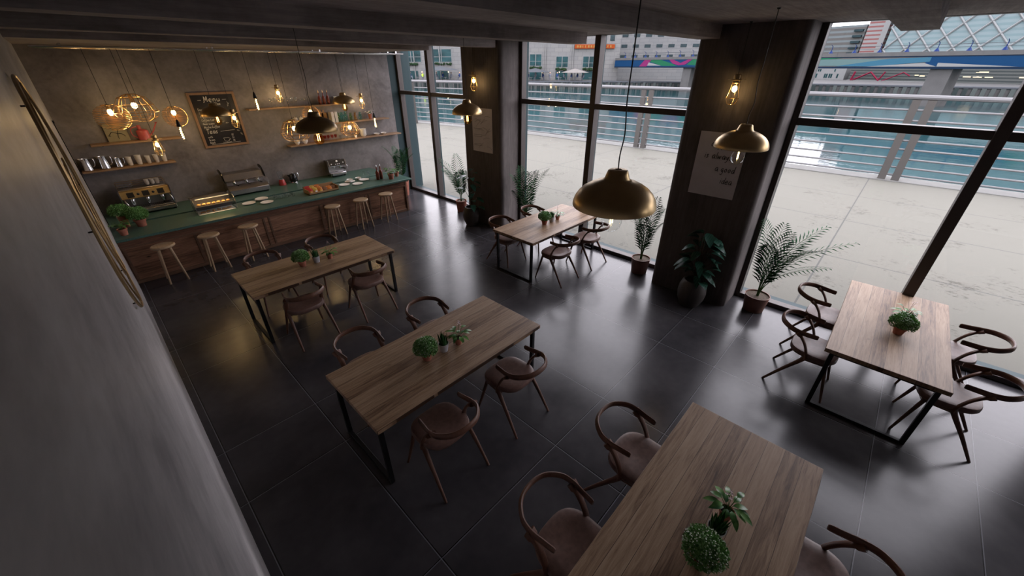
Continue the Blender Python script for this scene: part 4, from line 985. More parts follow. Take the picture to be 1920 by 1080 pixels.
# blender and kettle
bl = thing('blender', 'red-based blender with a clear jug on the back counter', 'blender', (2.92, 10.2, .82))
obj('motor_base', MB().lathe([(.075, 0), (.078, .01), (.07, .06), (.055, .12), (.048, .13)], n=4 * 6), 'red', bl)
obj('jug', MB().lathe([(.040, .135), (.045, .15), (.062, .30), (.060, .30), (.042, .155), (.001, .15)], n=20, cap=False).tube(cat([(.058, 0, .28), (.10, 0, .27), (.095, 0, .19), (.048, 0, .17)], 4), .006, 6), 'thin_glass', bl)
obj('collar', MB().lathe([(.048, .128), (.05, .145), (.04, .15)], n=20), 'chrome', bl); obj('lid', MB().lathe([(.062, .30), (.06, .315), (.02, .325), (.001, .325)], n=20), 'thin_glass', bl)
kt = thing('electric_kettle', 'glossy black electric kettle on the back counter beside the red blender', 'kettle', (3.20, 10.25, .82))
obj('body', MB().lathe([(.075, .02), (.085, .05), (.088, .10), (.078, .16), (.058, .20), (.02, .212), (.001, .212)], n=28), 'black_gloss', kt)
obj('base', MB().lathe([(.08, 0), (.082, .008), (.078, .02), (.001, .02)], n=28), 'chrome', kt)
obj('handle', MB().tube(cat([(.05, 0, .20), (.11, 0, .20), (.125, 0, .13), (.085, 0, .07)], 5), .011, 8), 'chrome', kt)
obj('spout', MB().tube([(-.07, 0, .15), (-.11, 0, .19)], [.022, .012], 8), 'black_gloss', kt)
obj('lid_knob', MB().ball((0, 0, .22), .012, 10, 6), 'chrome', kt)

# pastry case
pc = thing('pastry_case', 'glass pastry display case with glowing baked goods on the bar', 'display case', (1.02, 8.97, .82))
cw, cd, chh = .64, .37, .29
g = MB().box(0, cw, 0, .004, .0, chh - .06).box(0, .004, 0, cd, 0, chh).box(cw - .004, cw, 0, cd, 0, chh).box(0, cw, .08, cd, chh - .004, chh).quad((0, 0, chh - .06), (cw, 0, chh - .06), (cw, .08, chh), (0, .08, chh))
obj('glass_case', g, 'thin_glass', pc, sm=False)
obj('edge_trim', MB().tube([(0, 0, 0), (0, 0, chh - .06), (0, .08, chh), (0, cd, chh), (0, cd, 0)], .005, 6).tube([(cw, 0, 0), (cw, 0, chh - .06), (cw, .08, chh), (cw, cd, chh), (cw, cd, 0)], .005, 6).tube([(0, 0, chh - .06), (cw, 0, chh - .06)], .004, 6).tube([(0, .08, chh), (cw, .08, chh)], .004, 6), 'chrome', pc)
obj('shelf_plate', MB().box(.01, cw - .01, .10, cd - .01, .135, .141), 'steel', pc); obj('tray', MB().box(.02, cw - .02, .04, cd - .02, .004, .012), 'white', pc)
obj('back_panel', MB().box(.005, cw - .005, cd - .006, cd - .002, .0, chh - .01), 'steel_dark', pc)
obj('light_strip', MB().box(.05, cw - .05, .12, .14, chh - .018, chh - .008), emit('case_light', (1, .75, .4), 2), pc)
al = bpy.data.lights.new('case_glow', 'AREA'); al.energy = 1.4; al.color = (1, .68, .3); al.shape = 'RECTANGLE'; al.size = .5; al.size_y = .03
ao = bpy.data.objects.new('case_glow', al); COL.objects.link(ao); ao.parent = pc; ao.location = (cw / 2, .13, chh - .022)
pm = MB().ball((0, 0, .018), .033, 14, 8, sy=.8, sz=.62); pastry0 = None
for i in range(7):
    o = obj('bread_roll', pm, 'pastry') if i == 0 else pastry0.copy()
    if i == 0: pastry0 = o
    else: COL.objects.link(o)
    o.location = (1.02 + .08 + .08 * i, 8.97 + .17, .82 + .141 + .002); tag(o, '%s golden bread roll on the upper plate of the pastry case' % ('first', 'second', 'third', 'fourth', 'fifth', 'sixth', 'seventh')[i] + ' from the left', 'bread roll', 'rolls on the upper plate of the pastry case')
cm = MB().tube(cat([(-.035, -.01, .014), (-.015, .012, .017), (.015, .012, .017), (.035, -.01, .014)], 4), [.006] + [.015] * 11 + [.006] if False else .013, 8)
cr0 = None
for i in range(6):
    if i == 0: o = obj('croissant', cm, 'pastry'); cr0 = o
    else: o = cr0.copy(); COL.objects.link(o)
    o.location = (1.02 + .10 + .088 * i, 8.97 + .13 + .03 * (i % 2), .82 + .012); o.rotation_euler = (0, 0, i * .7)
    tag(o, 'croissant on the lower tray of the pastry case, %s from the left' % ('first', 'second', 'third', 'fourth', 'fifth', 'sixth')[i], 'croissant', 'croissants on the lower tray of the pastry case')

# plates, bowls, glasses on the bar
pl_prof = [(.045, 0), (.05, .004), (.095, .010), (.118, .016), (.120, .018), (.095, .014), (.05, .007), (.001, .006)]
plate0 = obj('plate', MB().lathe(pl_prof, n=36, cap=False).lathe([(.001, 0), (.045, 0)], n=36, cap=False), 'white')
PLT = [(1.91, 9.17, .82, 'single white plate closest to the pastry case'), (2.175, 9.27, .82, 'bottom white plate of the small stack beside the pastry case'), (2.18, 9.275, .829, 'middle white plate of the small stack beside the pastry case'), (2.178, 9.272, .838, 'top white plate of the small stack beside the pastry case'),
       (2.19, 8.99, .82, 'single white plate at the bar edge in front of the small plate stack'), (3.91, 9.13, .82, 'single white plate touching the snack box'), (4.17, 8.99, .82, 'single white plate nearest the bar edge on the right'), (4.14, 9.32, .82, 'single white plate behind the others on the right of the bar'), (4.46, 9.24, .82, 'single white plate under the wine glasses')]
for i, (x, y, z, l) in enumerate(PLT):
    o = plate0 if i == 0 else plate0.copy()
    if i: COL.objects.link(o)
    o.location = (x, y, z); tag(o, l, 'plate', 'white plates on the bar')
bowl0 = obj('bowl', MB().lathe([(.03, 0), (.035, .004), (.06, .03), (.072, .055), (.068, .055), (.05, .022), (.001, .008)], n=28, cap=False).lathe([(.001, 0), (.03, 0)], n=28, cap=False), 'white')
o = bowl0; o.location = (4.14, 9.32, .83); tag(o, 'small white bowl on the left plate at the right of the bar', 'bowl', 'white bowls on the bar')
o = bowl0.copy(); COL.objects.link(o); o.location = (4.38, 9.36, .82); tag(o, 'small white bowl between the plates and the wine glasses', 'bowl', 'white bowls on the bar')
sg0 = obj('shot_glass', MB().lathe([(.024, 0), (.027, .003), (.034, .06), (.031, .06), (.023, .01), (.001, .008)], n=18, cap=False).lathe([(.001, 0), (.024, 0)], n=18, cap=False), 'thin_glass')
k = 0
for (x, y) in ((2.40, 9.12), (2.47, 9.18), (2.50, 9.08), (2.57, 9.15), (2.62, 9.07), (2.68, 9.14), (2.74, 9.07), (2.75, 9.2), (2.42, 9.27), (2.63, 9.25)):
    o = sg0 if k == 0 else sg0.copy()
    if k: COL.objects.link(o)
    o.location = (x, y, .82); tag(o, 'small clear shot glass in the cluster beside the white plates on the bar', 'glass', 'shot glasses clustered on the bar'); k += 1
def wineglass():
    t = thing('wine_glass', '', 'glass')
    obj('bowl', MB().lathe([(.004, .075), (.025, .09), (.036, .12), (.035, .155), (.029, .185), (.027, .185), (.033, .15), (.001, .085)], n=18, cap=False), 'thin_glass', t)
    obj('foot', MB().lathe([(.032, 0), (.032, .002), (.006, .006), (.0035, .02), (.0035, .078), (.001, .08)], n=16), 'thin_glass', t); return t
wg0 = wineglass(); wg = [True]
def put_wg(x, y, z, label, g):
    if wg[0]: o = wg0; wg[0] = False; o.location = (x, y, z); o['label'] = label; o['group'] = g
    else: o = dup(wg0, (x, y, z), 0, label, g)
for x, y in ((4.52, 9.30), (4.60, 9.22), (4.63, 9.33), (4.55, 9.14)): put_wg(x, y, .838 if (x, y) == (4.52, 9.30) and False else .82, 'clear stemmed glass standing on the bar beside the brown bottles', 'stemmed glasses on the bar')
for i in range(7): put_wg(3.17 + .088 * i, YB - .12, 2.46, 'clear stemmed wine glass in the row on the top right shelf', 'wine glasses on the top right shelf')
for i in range(2): tag(obj('coupe_glass', MB().lathe([(.03, 0), (.03, .002), (.004, .006), (.0035, .09), (.045, .115), (.05, .14), (.048, .14), (.001, .1)], n=18, cap=False), 'thin_glass', loc=(3.80 + .10 * i, YB - .12, 2.46)), '%s shallow stemmed glass at the right end of the wine glass row' % ('left', 'right')[i], 'glass', 'coupe glasses on the top right shelf')

def bottle(name, x, y, z, r, h, mat, label, g, stop=None):
    t = thing(name, label, 'bottle', (x, y, z), group=g)
    obj('body', MB().lathe([(r * .9, 0), (r, .006), (r, h * .55), (r * .85, h * .64), (r * .35, h * .74), (r * .3, h * .96), (r * .36, h * .97), (r * .36, h), (.001, h)], n=20), mat, t)
    if stop: obj('stopper', MB().lathe([(r * .3, h), (r * .32, h + .01), (r * .12, h + .05), (.001, h + .055)], n=12), stop, t)
    else: obj('label_band', MB().lathe([(r * 1.01, h * .2), (r * 1.01, h * .42)], n=20, cap=False), 'snack_brn', t)
bottle('glass_bottle', 4.72, 9.02, .82, .042, .30, 'bottle_brown', 'brown bottle on the bar, the left of two', 'brown bottles on the bar', 'chrome')
bottle('glass_bottle', 4.83, 9.05, .82, .042, .30, 'bottle_brown', 'brown bottle on the bar, the right of two', 'brown bottles on the bar', 'chrome')
for i, x in enumerate((4.235, 4.335, 4.435)):
    bottle('liquor_bottle', x, YB - .12, 2.46, .034, .25, 'bottle_brown', '%s dark red bottle on the top right shelf' % ('leftmost', 'middle', 'rightmost')[i], 'dark bottles on the top right shelf', 'copper')

# snack box
sb = thing('snack_box', 'slanted wooden box of snack packets on the bar', 'snack box', (2.99, 8.86, .82))
obj('tray', MB().box(0, .66, 0, .30, 0, .012).box(0, .012, 0, .30, 0, .10).box(.648, .66, 0, .30, 0, .10).box(0, .66, 0, .012, 0, .045).box(0, .66, .288, .30, 0, .13), 'light_wood', sb)
for i, (mt, nm) in enumerate((('snack_red', 'red'), ('snack_yel', 'yellow'), ('snack_org', 'orange'), ('snack_brn', 'brown biscuit'), ('snack_org', 'amber biscuit'), ('snack_brn', 'dark brown biscuit'))):
    m = MB(); w_ = .095; cx = 0
    pts = [(-.5, 0, .2), (.5, 0, .2)]
    for j in range(2 if i > 2 else 3):
        y0 = .03 + j * .075; h_ = .10 if i < 3 else .075
        vs = [(-w_ / 2, y0, 0), (w_ / 2, y0, 0), (w_ / 2, y0 + .055, h_), (-w_ / 2, y0 + .055, h_), (0, y0 - .012, h_ * .35), (0, y0 + .075, h_ * .5)]
        m.add(vs, [(0, 1, 4), (1, 2, 4), (2, 3, 4), (3, 0, 4), (1, 0, 5), (2, 1, 5), (3, 2, 5), (0, 3, 5)])
        if i < 3 and j == 2: m.add([(-w_ / 2, y0 + .055, h_), (w_ / 2, y0 + .055, h_), (w_ / 2, y0 + .06, h_ + .03), (-w_ / 2, y0 + .06, h_ + .03)], [(0, 1, 2, 3)])
    o = obj('snack_packet', m, mt, loc=(3.06 + .105 * i, 8.875, .834)); tag(o, '%s packets standing in the wooden box on the bar' % nm, 'snack packet', 'packets in the snack box')
    # little printed badge on the bags
    if i < 3: obj('packet_badge', MB().lathe([(.001, 0), (.022, 0)], n=14, cap=False), 'snack_yel' if i != 1 else 'white', o, loc=(0, .016, .04)).rotation_euler = (radians(60), 0, 0)

# shelf contents ---------------------------------------------------------
def jug(x, s, label):
    t = thing('milk_jug', label, 'jug', (x, YB - .12, 1.64), group='steel milk jugs on the lower left shelf', scale=s)
    obj('body', MB().lathe([(.062, 0), (.066, .006), (.058, .10), (.050, .17), (.054, .20), (.051, .20), (.046, .17), (.055, .09), (.001, .01)], n=26, cap=False), 'chrome', t)
    obj('handle', MB().tube(cat([(.052, 0, .185), (.105, 0, .18), (.10, 0, .08), (.064, 0, .05)], 5), .006, 8), 'chrome', t)
    obj('spout', MB().add([(-.045, -.02, .20), (-.085, 0, .205), (-.045, .02, .20), (-.05, 0, .16)], [(0, 1, 3), (1, 2, 3)]), 'chrome', t)
jug(-.065, 1.0, 'tall steel milk jug nearest the left wall'); jug(.16, 1.05, 'tall steel milk jug, the middle of three'); jug(.35, .78, 'short steel milk jug beside the cups')
for i, x in enumerate((.50, .635, .77, .89, 1.01)):
    s = (1.0, 1.08, .88, .92, .96)[i]
    tag(obj('tall_cup', MB().lathe([(.030 * s, 0), (.034 * s, .004), (.046 * s, .155 * s), (.043 * s, .155 * s), (.03 * s, .01), (.001, .008)], n=22, cap=False).lathe([(.001, 0), (.03 * s, 0)], n=22, cap=False), 'cup', loc=(x, YB - .12, 1.64)), 'tall off-white cup on the lower left shelf, %s from the steel jugs' % ('first', 'second', 'third', 'fourth', 'fifth')[i], 'cup', 'tall cups on the lower left shelf')
pic = thing('canvas_picture', 'small botanical canvas print leaning on the upper left shelf', 'picture', (.36, YB - .035, 2.056))
obj('canvas', MB().box(0, .30, -.02, 0, 0, .30), 'canvas', pic); 
t_ = MB()
for p in ([(.15, 0, .04), (.16, 0, .13), (.19, 0, .2)], [(.16, 0, .13), (.09, 0, .16), (.05, 0, .12)], [(.19, 0, .2), (.24, 0, .22), (.27, 0, .2)], [(.16, 0, .13), (.22, 0, .12), (.25, 0, .08)], [(.05, 0, .12), (.03, 0, .10), (.06, 0, .1)]):
    t_.tube([(a, -.022, c) for a, _, c in [tuple(q) for q in cat(p, 4)]], .0045, 5)
obj('branch_drawing', t_, 'ink', pic)
wc = thing('watering_can', 'red enamel watering can on the upper left shelf', 'watering can', (.86, YB - .12, 2.056))
obj('body', MB().lathe([(.085, 0), (.09, .005), (.088, .15), (.082, .16), (.03, .185), (.001, .185)], n=26), 'red_soft', wc)
obj('spout', MB().tube([(.07, 0, .04), (.16, 0, .13), (.24, 0, .26)], [.014, .011, .009], 10).lathe([(.010, 0), (.028, .02), (.001, .022)], (.245, 0, .262), 14), 'red_soft', wc)
obj('neck', MB().lathe([(.028, .18), (.028, .25), (.024, .25), (.024, .18)], (-.02, 0, 0), 14), 'red_soft', wc)
obj('handle', MB().tube(cat([(-.085, 0, .04), (-.15, 0, .09), (-.14, 0, .2), (-.03, 0, .23)], 5), .008, 8), 'red_soft', wc)
# grey bowls on top shelf
for i in range(4):
    o = bowl0.copy(); COL.objects.link(o); o.location = (4.66, YB - .12, 2.46 + .03 * i); o.scale = (1.25, 1.25, 1.1); tag(o, '%s grey-white bowl of the stack on the top right shelf' % ('bottom', 'second', 'third', 'top')[i], 'bowl', 'bowls stacked on the top right shelf')
# middle shelf
for i, x in enumerate((3.58, 3.71)):
    tag(obj('storage_canister', MB().lathe([(.05, 0), (.052, .005), (.052, .14), (.054, .145), (.05, .17), (.012, .175), (.012, .19), (.001, .192)], n=22), 'cup', loc=(x, YB - .12, 2.05)), '%s pale grey canister behind the wire pendant' % ('left', 'right')[i], 'canister', 'pale canisters on the middle right shelf')
for i, (x, h, r_) in enumerate(((4.21, .27, .0), (4.29, .25, 0))):
    o = thing('chopping_board', '%s round-cornered wooden board leaning on the middle right shelf' % ('left', 'right')[i], 'chopping board', (x, YB - .05, 2.05), group='boards on the middle right shelf')
    obj('board', MB().prism([(-.07, -.01), (.07, -.01), (.07, .01), (-.07, .01)], 0, h - .03), 'light_wood', o, bevel=.008); obj('handle', MB().box(-.018, .018, -.008, .008, h - .03, h + .03), 'light_wood', o)
for i in range(2):
    o = thing('book', '%s grey book standing on the middle right shelf' % ('left', 'right')[i], 'book', (4.42 + .085 * i, YB - .14, 2.05), group='grey books on the middle right shelf')
    obj('cover', MB().box(-.035, .035, -.09, .09, 0, .235), 'book', o, bevel=.003); obj('pages', MB().box(-.029, .029, -.086, .093, .006, .238), 'white', o)
jm = [(.036, 0), (.038, .005), (.038, .10), (.028, .125), (.024, .135), (.024, .15), (.021, .15), (.021, .13), (.034, .1), (.001, .006)]
for i, (x, mt, s, nm) in enumerate(((4.60, 'green_glass', 1.25, 'tall green'), (4.69, 'teal_glass', 1.3, 'tall teal-capped green'), (4.79, 'teal_glass', 1.35, 'tall teal'), (4.92, 'green_glass', 1.1, 'olive green'), (5.04, 'amber_glass', 1.1, 'yellow-green'), (5.17, 'teal_glass', 1.12, 'blue-green'))):
    o = thing('swing_top_jar', '%s glass jar on the middle right shelf, %s in the row' % (nm, ('first', 'second', 'third', 'fourth', 'fifth', 'last')[i]), 'jar', (x, YB - .12, 2.05), group='coloured jars on the middle right shelf', scale=s)
    obj('jar_body', MB().lathe(jm, n=20, cap=False), mt, o); obj('lid', MB().lathe([(.026, .148), (.027, .158), (.012, .168), (.001, .168)], n=16), mt, o); obj('wire_clip', MB().ring((0, 0, .128), .03, .0018, 16, 4).tube([(.03, 0, .128), (.034, 0, .15), (.0, 0, .172), (-.034, 0, .15), (-.03, 0, .128)], .0018, 4), 'chrome', o)
o = make_leafy(.05, .12, .085, 20, False, 44, 'leafy'); o.location = (5.44, YB - .12, 2.05); tag(o, 'small green plant at the right end of the middle shelf', 'potted plant')
o.children[0].data = o.children[0].data.copy(); o.children[0].data.materials[0] = M['cup']
# lowest shelf
for i, x in enumerate((3.50, 3.68)):
    o = bowl0.copy(); COL.objects.link(o); o.location = (x, YB - .12, 1.645); o.scale = (.95, .95, 1.6); tag(o, '%s deep white bowl at the left end of the lowest right shelf' % ('left', 'right')[i], 'bowl', 'deep bowls on the lowest right shelf')
for i in range(6):
    o = thing('red_goblet', 'small red-tinted goblet in the row on the lowest right shelf', 'glass', (3.98 + .09 * i, YB - .12, 1.645), group='red goblets on the lowest right shelf')
    obj('bowl', MB().lathe([(.003, .05), (.024, .065), (.034, .10), (.032, .13), (.030, .13), (.031, .1), (.001, .06)], n=18, cap=False), 'red_glass', o)
    obj('foot', MB().lathe([(.028, 0), (.028, .003), (.004, .007), (.004, .055)], n=14), 'thin_glass', o)
for i in range(3):
    tag(obj('clear_tumbler', MB().lathe([(.028, 0), (.032, .10), (.030, .10), (.026, .006), (.001, .005)], n=18, cap=False), 'thin_glass', loc=(4.55 + .08 * i, YB - .12, 1.645)), 'clear tumbler beside the red goblets on the lowest right shelf', 'glass', 'tumblers on the lowest right shelf')
for i in range(5):
    o = bowl0.copy(); COL.objects.link(o); o.location = (5.17, YB - .12, 1.645 + .034 * i); o.scale = (1.15, 1.15, 1.0); o.data = bowl0.data; tag(o, '%s white bowl of the tall stack on the lowest right shelf' % ('bottom', 'second', 'third', 'fourth', 'top')[i], 'bowl', 'bowls stacked on the lowest right shelf')
tag(obj('milk_cup', MB().lathe([(.025, 0), (.03, .06), (.028, .06), (.023, .006), (.001, .005)], n=18, cap=False), 'white', loc=(4.95, YB - .12, 1.645)), 'small white cup just left of the tall bowl stack', 'cup')
for i, x in enumerate((5.55, 5.75)):
    o = bowl0.copy(); COL.objects.link(o); o.location = (x, YB - .12, 1.645); o.scale = (1.1, 1.1, .8); tag(o, '%s shallow bowl at the right end of the lowest shelf' % ('left', 'right')[i], 'bowl', 'shallow bowls on the lowest right shelf')

# ------------------------------------------------------------------ outside: promenade, railing, water
edge = [(19.2, -60), (18.75, -10), (18.5, 0), (18.25, 8), (17.9, 16), (16.4, 25.4), (13.6, 34), (9, 43), (0, 54)]
pr = [(6.62, -60)] + edge + [(-20, 54), (-20, 10.9), (6.62, 10.9)]
struct(obj('promenade', MB().prism(pr, -2.2, -.01), 'promenade'))
kb = MB(); o_ = len(edge)
kb.prism([(x - .9 if i < 7 else x - .6, y - (0 if i < 6 else .6)) for i, (x, y) in enumerate(edge)][::-1] + edge if False else edge + [(x - .85, y - (0 if i < 5 else .45)) for i, (x, y) in enumerate(edge)][::-1], -.012, .012)
struct(obj('kerb', kb, 'kerb'))
RL = cat([(18.3, -45, 0), (17.98, -10, 0), (17.86, 0, 0), (17.5, 8.6, 0), (17.05, 16, 0), (15.5, 24, 0), (12.9, 32.5, 0), (8.5, 41, 0), (0, 52, 0)], 5)
rg = thing('promenade_railing', 'pale metal railing with nine horizontal bars along the waterfront', 'railing', (0, 0, 0))
for i, z in enumerate((2.43, 2.08, 1.78, 1.48, 1.21, .95, .67, .41, .17)):
    obj('rail', MB().tube([(p.x, p.y, z) for p in RL], .07 if i == 0 else .03, 8), 'railing', rg)
for (x, y) in ((18.05, -17.5), (17.95, -8.8), (17.84, -.1), (17.5, 8.6), (16.95, 16.4), (15.55, 23.6), (13.1, 31.8), (9.4, 39.2)):
    m = MB()
    for s in (-1, 1):
        a0, a1 = y + s * .17 - .10, y + s * .17 + .10
        m.add([(x - .06, a0, 0), (x + .12, a0, 0), (x + .12, a1, 0), (x - .06, a1, 0), (x - .03, a0, 2.36), (x + .08, a0, 2.36), (x + .08, a1, 2.36), (x - .03, a1, 2.36)], [(3, 2, 1, 0), (4, 5, 6, 7), (0, 1, 5, 4), (1, 2, 6, 5), (2, 3, 7, 6), (3, 0, 4, 7)])
    obj('post', m, 'post', rg)
struct(obj('canal_water', MB().box(-60, 420, -260, 320, -2.3, -1.7), 'water', sm=False))
far = [(-40, 190), (40, 122), (62, 98), (80, 71), (94.3, 56), (103.5, 40.7), (109, 20), (112, 0), (116, -30), (122, -120)]
fb = thing('far_quay', 'far bank of the water with a row of timber piles', 'quay', (0, 0, 0))
obj('bank', MB().prism([(x, y) for x, y in far[::-1]] + [(-40, 320), (400, 320), (400, -120)], -2.2, -.004), 'bridge_grey', fb)
pm_ = MB(); cnt = 0
for i in range(2, len(far) - 2):
    (x0, y0), (x1, y1) = far[i], far[i + 1]; L = hypot(x1 - x0, y1 - y0); n = int(L / 1.15)
    for k in range(n):
        t = (k + .5) / n; x, y = x0 + (x1 - x0) * t, y0 + (y1 - y0) * t; dx, dy = (x1 - x0) / L, (y1 - y0) / L
        pm_.box(x - .3, x + .3, y - .3, y + .3, -2.2, -.25)
obj('timber_piles', pm_, 'quay', fb)['kind'] = 'stuff'
cp = MB().tube([(x, y, -.12) for x, y in far], .22, 6); obj('coping', cp, 'parasol_grey', fb)

# facade helper: local frame along the facade (x right as seen from the cafe), y depth, z up
def facade(name, label, cat_, P, Q):     # P left end, Q right end seen from the cafe
    dx, dy = Q[0] - P[0], Q[1] - P[1]
    return thing(name, label, cat_, (P[0], P[1], 0), atan2(dy, dx))
# building 1: pale stone waterside block
ex, ey = -.6095, .7928
def b1(s): return (109.8 + ex * s, 45.6 + ey * s)
f1 = facade('stone_building', 'pale stone waterside building with wide teal windows and an orange sign', 'building', b1(100), b1(15.8))
# local x = 100 - s
obj('wall', MB().box(0, 84.2, .6, 8, 0, 11), 'stone', f1, sm=False)
ws = []
s = 23.2
for i in range(11): ws.append(s); s += 6.75 if i < 2 else 8.2
lintel = MB()
for i, s in enumerate(ws):
    x = 100 - s; hw = 1.45 if i < 3 else 2.6; z0, z1 = (3.0, 5.3) if i < 2 else (3.3, 5.8) if i == 2 else (4.2, 7.0)
    wf = obj('window_frame', MB().box(x - hw - .2, x + hw + .2, .52, .62, z0 - .2, z1 + .15).box(x - .09, x + .09, .46, .53, z0, z1).box(x - hw, x + hw, .46, .53, z0 + (z1 - z0) * .38, z0 + (z1 - z0) * .42), 'win_frame', f1)
    obj('pane', MB().box(x - hw, x + hw, .48, .525, z0, z1), 'win_teal', wf)
    rnd = random.Random(i); hb = MB()
    for q in range(26): hb.ball((x + rnd.uniform(-hw, hw), .25, z0 - .5 + rnd.uniform(-.15, .15)), rnd.uniform(.18, .32), 6, 5)
    obj('planter_hedge', hb, 'hedge', f1)
for i in range(9):
    x = 100 - (17.9 + i * 3.5); wf = obj('upper_window', MB().box(x - .55, x + .55, .52, .62, 8.6, 9.9), 'win_grey', f1)
for i in range(10):
    x = 100 - (27.3 + 6.9 * i); lintel.box(x - .12, x + .12, .3, .62, 0, 8)
obj('pilaster', lintel, 'stone', f1, sm=False)
gd = MB(); 
for i, s in enumerate(ws): gd.box(100 - s - 1.5, 100 - s + 1.5, .5, .62, .2, 2.1)
obj('ground_floor_opening', gd, 'win_teal', f1)
sg = obj('roof_sign', MB().box(100 - 27, 100 - 17.2, .1, .55, 7.0, 7.9), 'orange', f1)
lt = MB(); rnd = random.Random(2)
for i in range(13): lt.box(100 - 26.5 + i * .68, 100 - 26.5 + i * .68 + rnd.uniform(.2, .45), .04, .11, 7.2, 7.7)
obj('sign_lettering', lt, 'sign_text', sg)
# parasols on the terrace
def parasol(s, w, z, mat, label):
    P = b1(s); qq = w + .6; t = thing('parasol', label, 'parasol', (P[0] - .79 * qq, P[1] - .61 * qq, -.004), -.9, group='cafe parasols across the water')
    obj('canopy', MB().lathe([(w, z), (w * .5, z + .42), (.05, z + .85)], n=8, cap=False).lathe([(w, z - .05), (w, z)], n=8, cap=False), mat, t, sm=False)
    obj('pole', MB().tube([(0, 0, 0), (0, 0, z + .8)], .06, 6), 'railing', t)
parasol(26.7, 3.4, 1.85, 'parasol', 'wide cream parasol across the water left of the window mullion')
parasol(36.5, 3.6, 1.95, 'parasol_grey', 'grey parasol across the water beside the rear column')
parasol(60.3, 4.6, 2.4, 'parasol_grey', 'broad grey parasol across the water seen through the far left window')
parasol(74.5, 4.2, 2.4, 'parasol', 'white parasol across the water at the far left window edge')
# seated guests on the terrace (far away, a few pixels each)
def person_mesh():
    m = MB()
    m.mat(0).tube([(0, 0, .95), (0, .02, 1.25), (0, .03, 1.6), (0, .03, 1.78)], [.22, .24, .26, .10], 8)
    for sx in (-1, 1):
        m.mat(0).tube([(sx * .26, .03, 1.62), (sx * .32, -.08, 1.32), (sx * .22, -.34, 1.22)], [.09, .075, .055], 6)
        m.mat(2).tube([(sx * .12, 0, .95), (sx * .15, -.45, .95), (sx * .15, -.5, .45), (sx * .15, -.58, .05)], [.14, .12, .09, .06], 6)
    m.mat(1).ball((0, .02, 1.98), .17, 10, 8, sz=1.2)
    for sx in (-1, 1): m.mat(1).ball((sx * .20, -.40, 1.22), .06, 6, 5)
    return m
pmesh = person_mesh(); pers = []
rnd = random.Random(12)
PC = [('navycloth', 'navy'), ('greycloth', 'grey'), ('limecloth', 'lime green')]
base = {}
for cn, nm in PC: base[cn] = None
spots = [(24.5, 'greycloth'), (26, 'navycloth'), (27.5, 'navycloth'), (29.3, 'greycloth'), (31, 'navycloth'), (32.8, 'greycloth'), (34.6, 'navycloth'), (36.4, 'greycloth'), (38.2, 'navycloth'), (56, 'navycloth'), (58, 'greycloth'), (60, 'navycloth'), (62, 'greycloth'), (65.5, 'limecloth'), (68.5, 'navycloth'), (70.5, 'greycloth'), (73, 'navycloth')]
for i, (s, cn) in enumerate(spots):
    P = b1(s); q = 3.0 + (i % 3) * .7
    if base[cn] is None: o = obj('person', pmesh, [cn, 'skin', 'greycloth']); base[cn] = o
    else: o = base[cn].copy(); COL.objects.link(o)
    o.location = (P[0] - .79 * q, P[1] - .61 * q, -.045); o.rotation_euler = (0, 0, rnd.uniform(0, 6)); o.scale = (.9,) * 3
    tag(o, 'person in %s seated at the terrace tables across the water' % dict(PC)[cn], 'person', 'terrace guests in %s across the water' % dict(PC)[cn])
th = MB()
for i in range(22):
    P = b1(23 + i * 2.4); q = 5.7; x, y = P[0] - .79 * q, P[1] - .61 * q
    if i == 0: tt0 = obj('terrace_table', MB().lathe([(.45, .74), (.45, .79), (.001, .79)], n=10).tube([(0, 0, 0), (0, 0, .75)], .04, 5).lathe([(.25, 0), (.25, .03), (.001, .04)], n=8), 'steel_dark'); o = tt0
    else: o = tt0.copy(); COL.objects.link(o)
    o.location = (x, y, -.004); tag(o, 'small dark terrace table across the water', 'table', 'terrace tables across the water')
# terrace lamps
for i, s in enumerate((25.3, 30.5, 34.8, 59.0, 66.0)):
    P = b1(s); q = 2.4
    t = thing('terrace_lamp', 'warm terrace lamp %s on the far bank' % ('under the cream parasol', 'between the parasols', 'at the grey parasol', 'under the broad grey parasol', 'beside the far left window')[i], 'lamp', (P[0] - .79 * q, P[1] - .61 * q, -.004), group='terrace lamps')
    obj('globe', MB().ball((0, 0, 1.9), .16, 8, 6), 'hall_light', t); obj('pole', MB().tube([(0, 0, 0), (0, 0, 1.8)], .03, 5), 'steel_dark', t)

# building 2
f2 = facade('office_block', 'tall pale office block with rows of small windows beyond the bridge', 'building', (111.8, 64.8), (139, 12.5))
obj('wall', MB().box(-8, 33, 0, 12, 0, 15.6), 'stone2', f2, sm=False)
for r in range(4):
    for c_ in range(11):
        x = .9 + c_ * 3.05; z = 5.15 + r * 2.42
        if r <= 2: obj('window', MB().box(x - .78, x + .78, -.05, .02, z, z + .75), 'win_grey', f2)
for r in range(3, 4):
    m = MB()
    for c_ in range(11): x = .9 + c_ * 3.05; m.box(x - .78, x + .78, -.05, .02, 5.15 + r * 2.42, 5.9 + r * 2.42)
    obj('window_row', m, 'win_grey', f2)
# bridge with mural
A3, B3 = (95, 44), (78, -20); L3 = hypot(B3[0] - A3[0], B3[1] - A3[1]); e3 = ((B3[0] - A3[0]) / L3, (B3[1] - A3[1]) / L3)
br = thing('footbridge', 'bridge over the water with a blue, green and magenta mural on its side', 'bridge', (A3[0] - 15 * e3[0], A3[1] - 15 * e3[1], 0), atan2(e3[1], e3[0]))
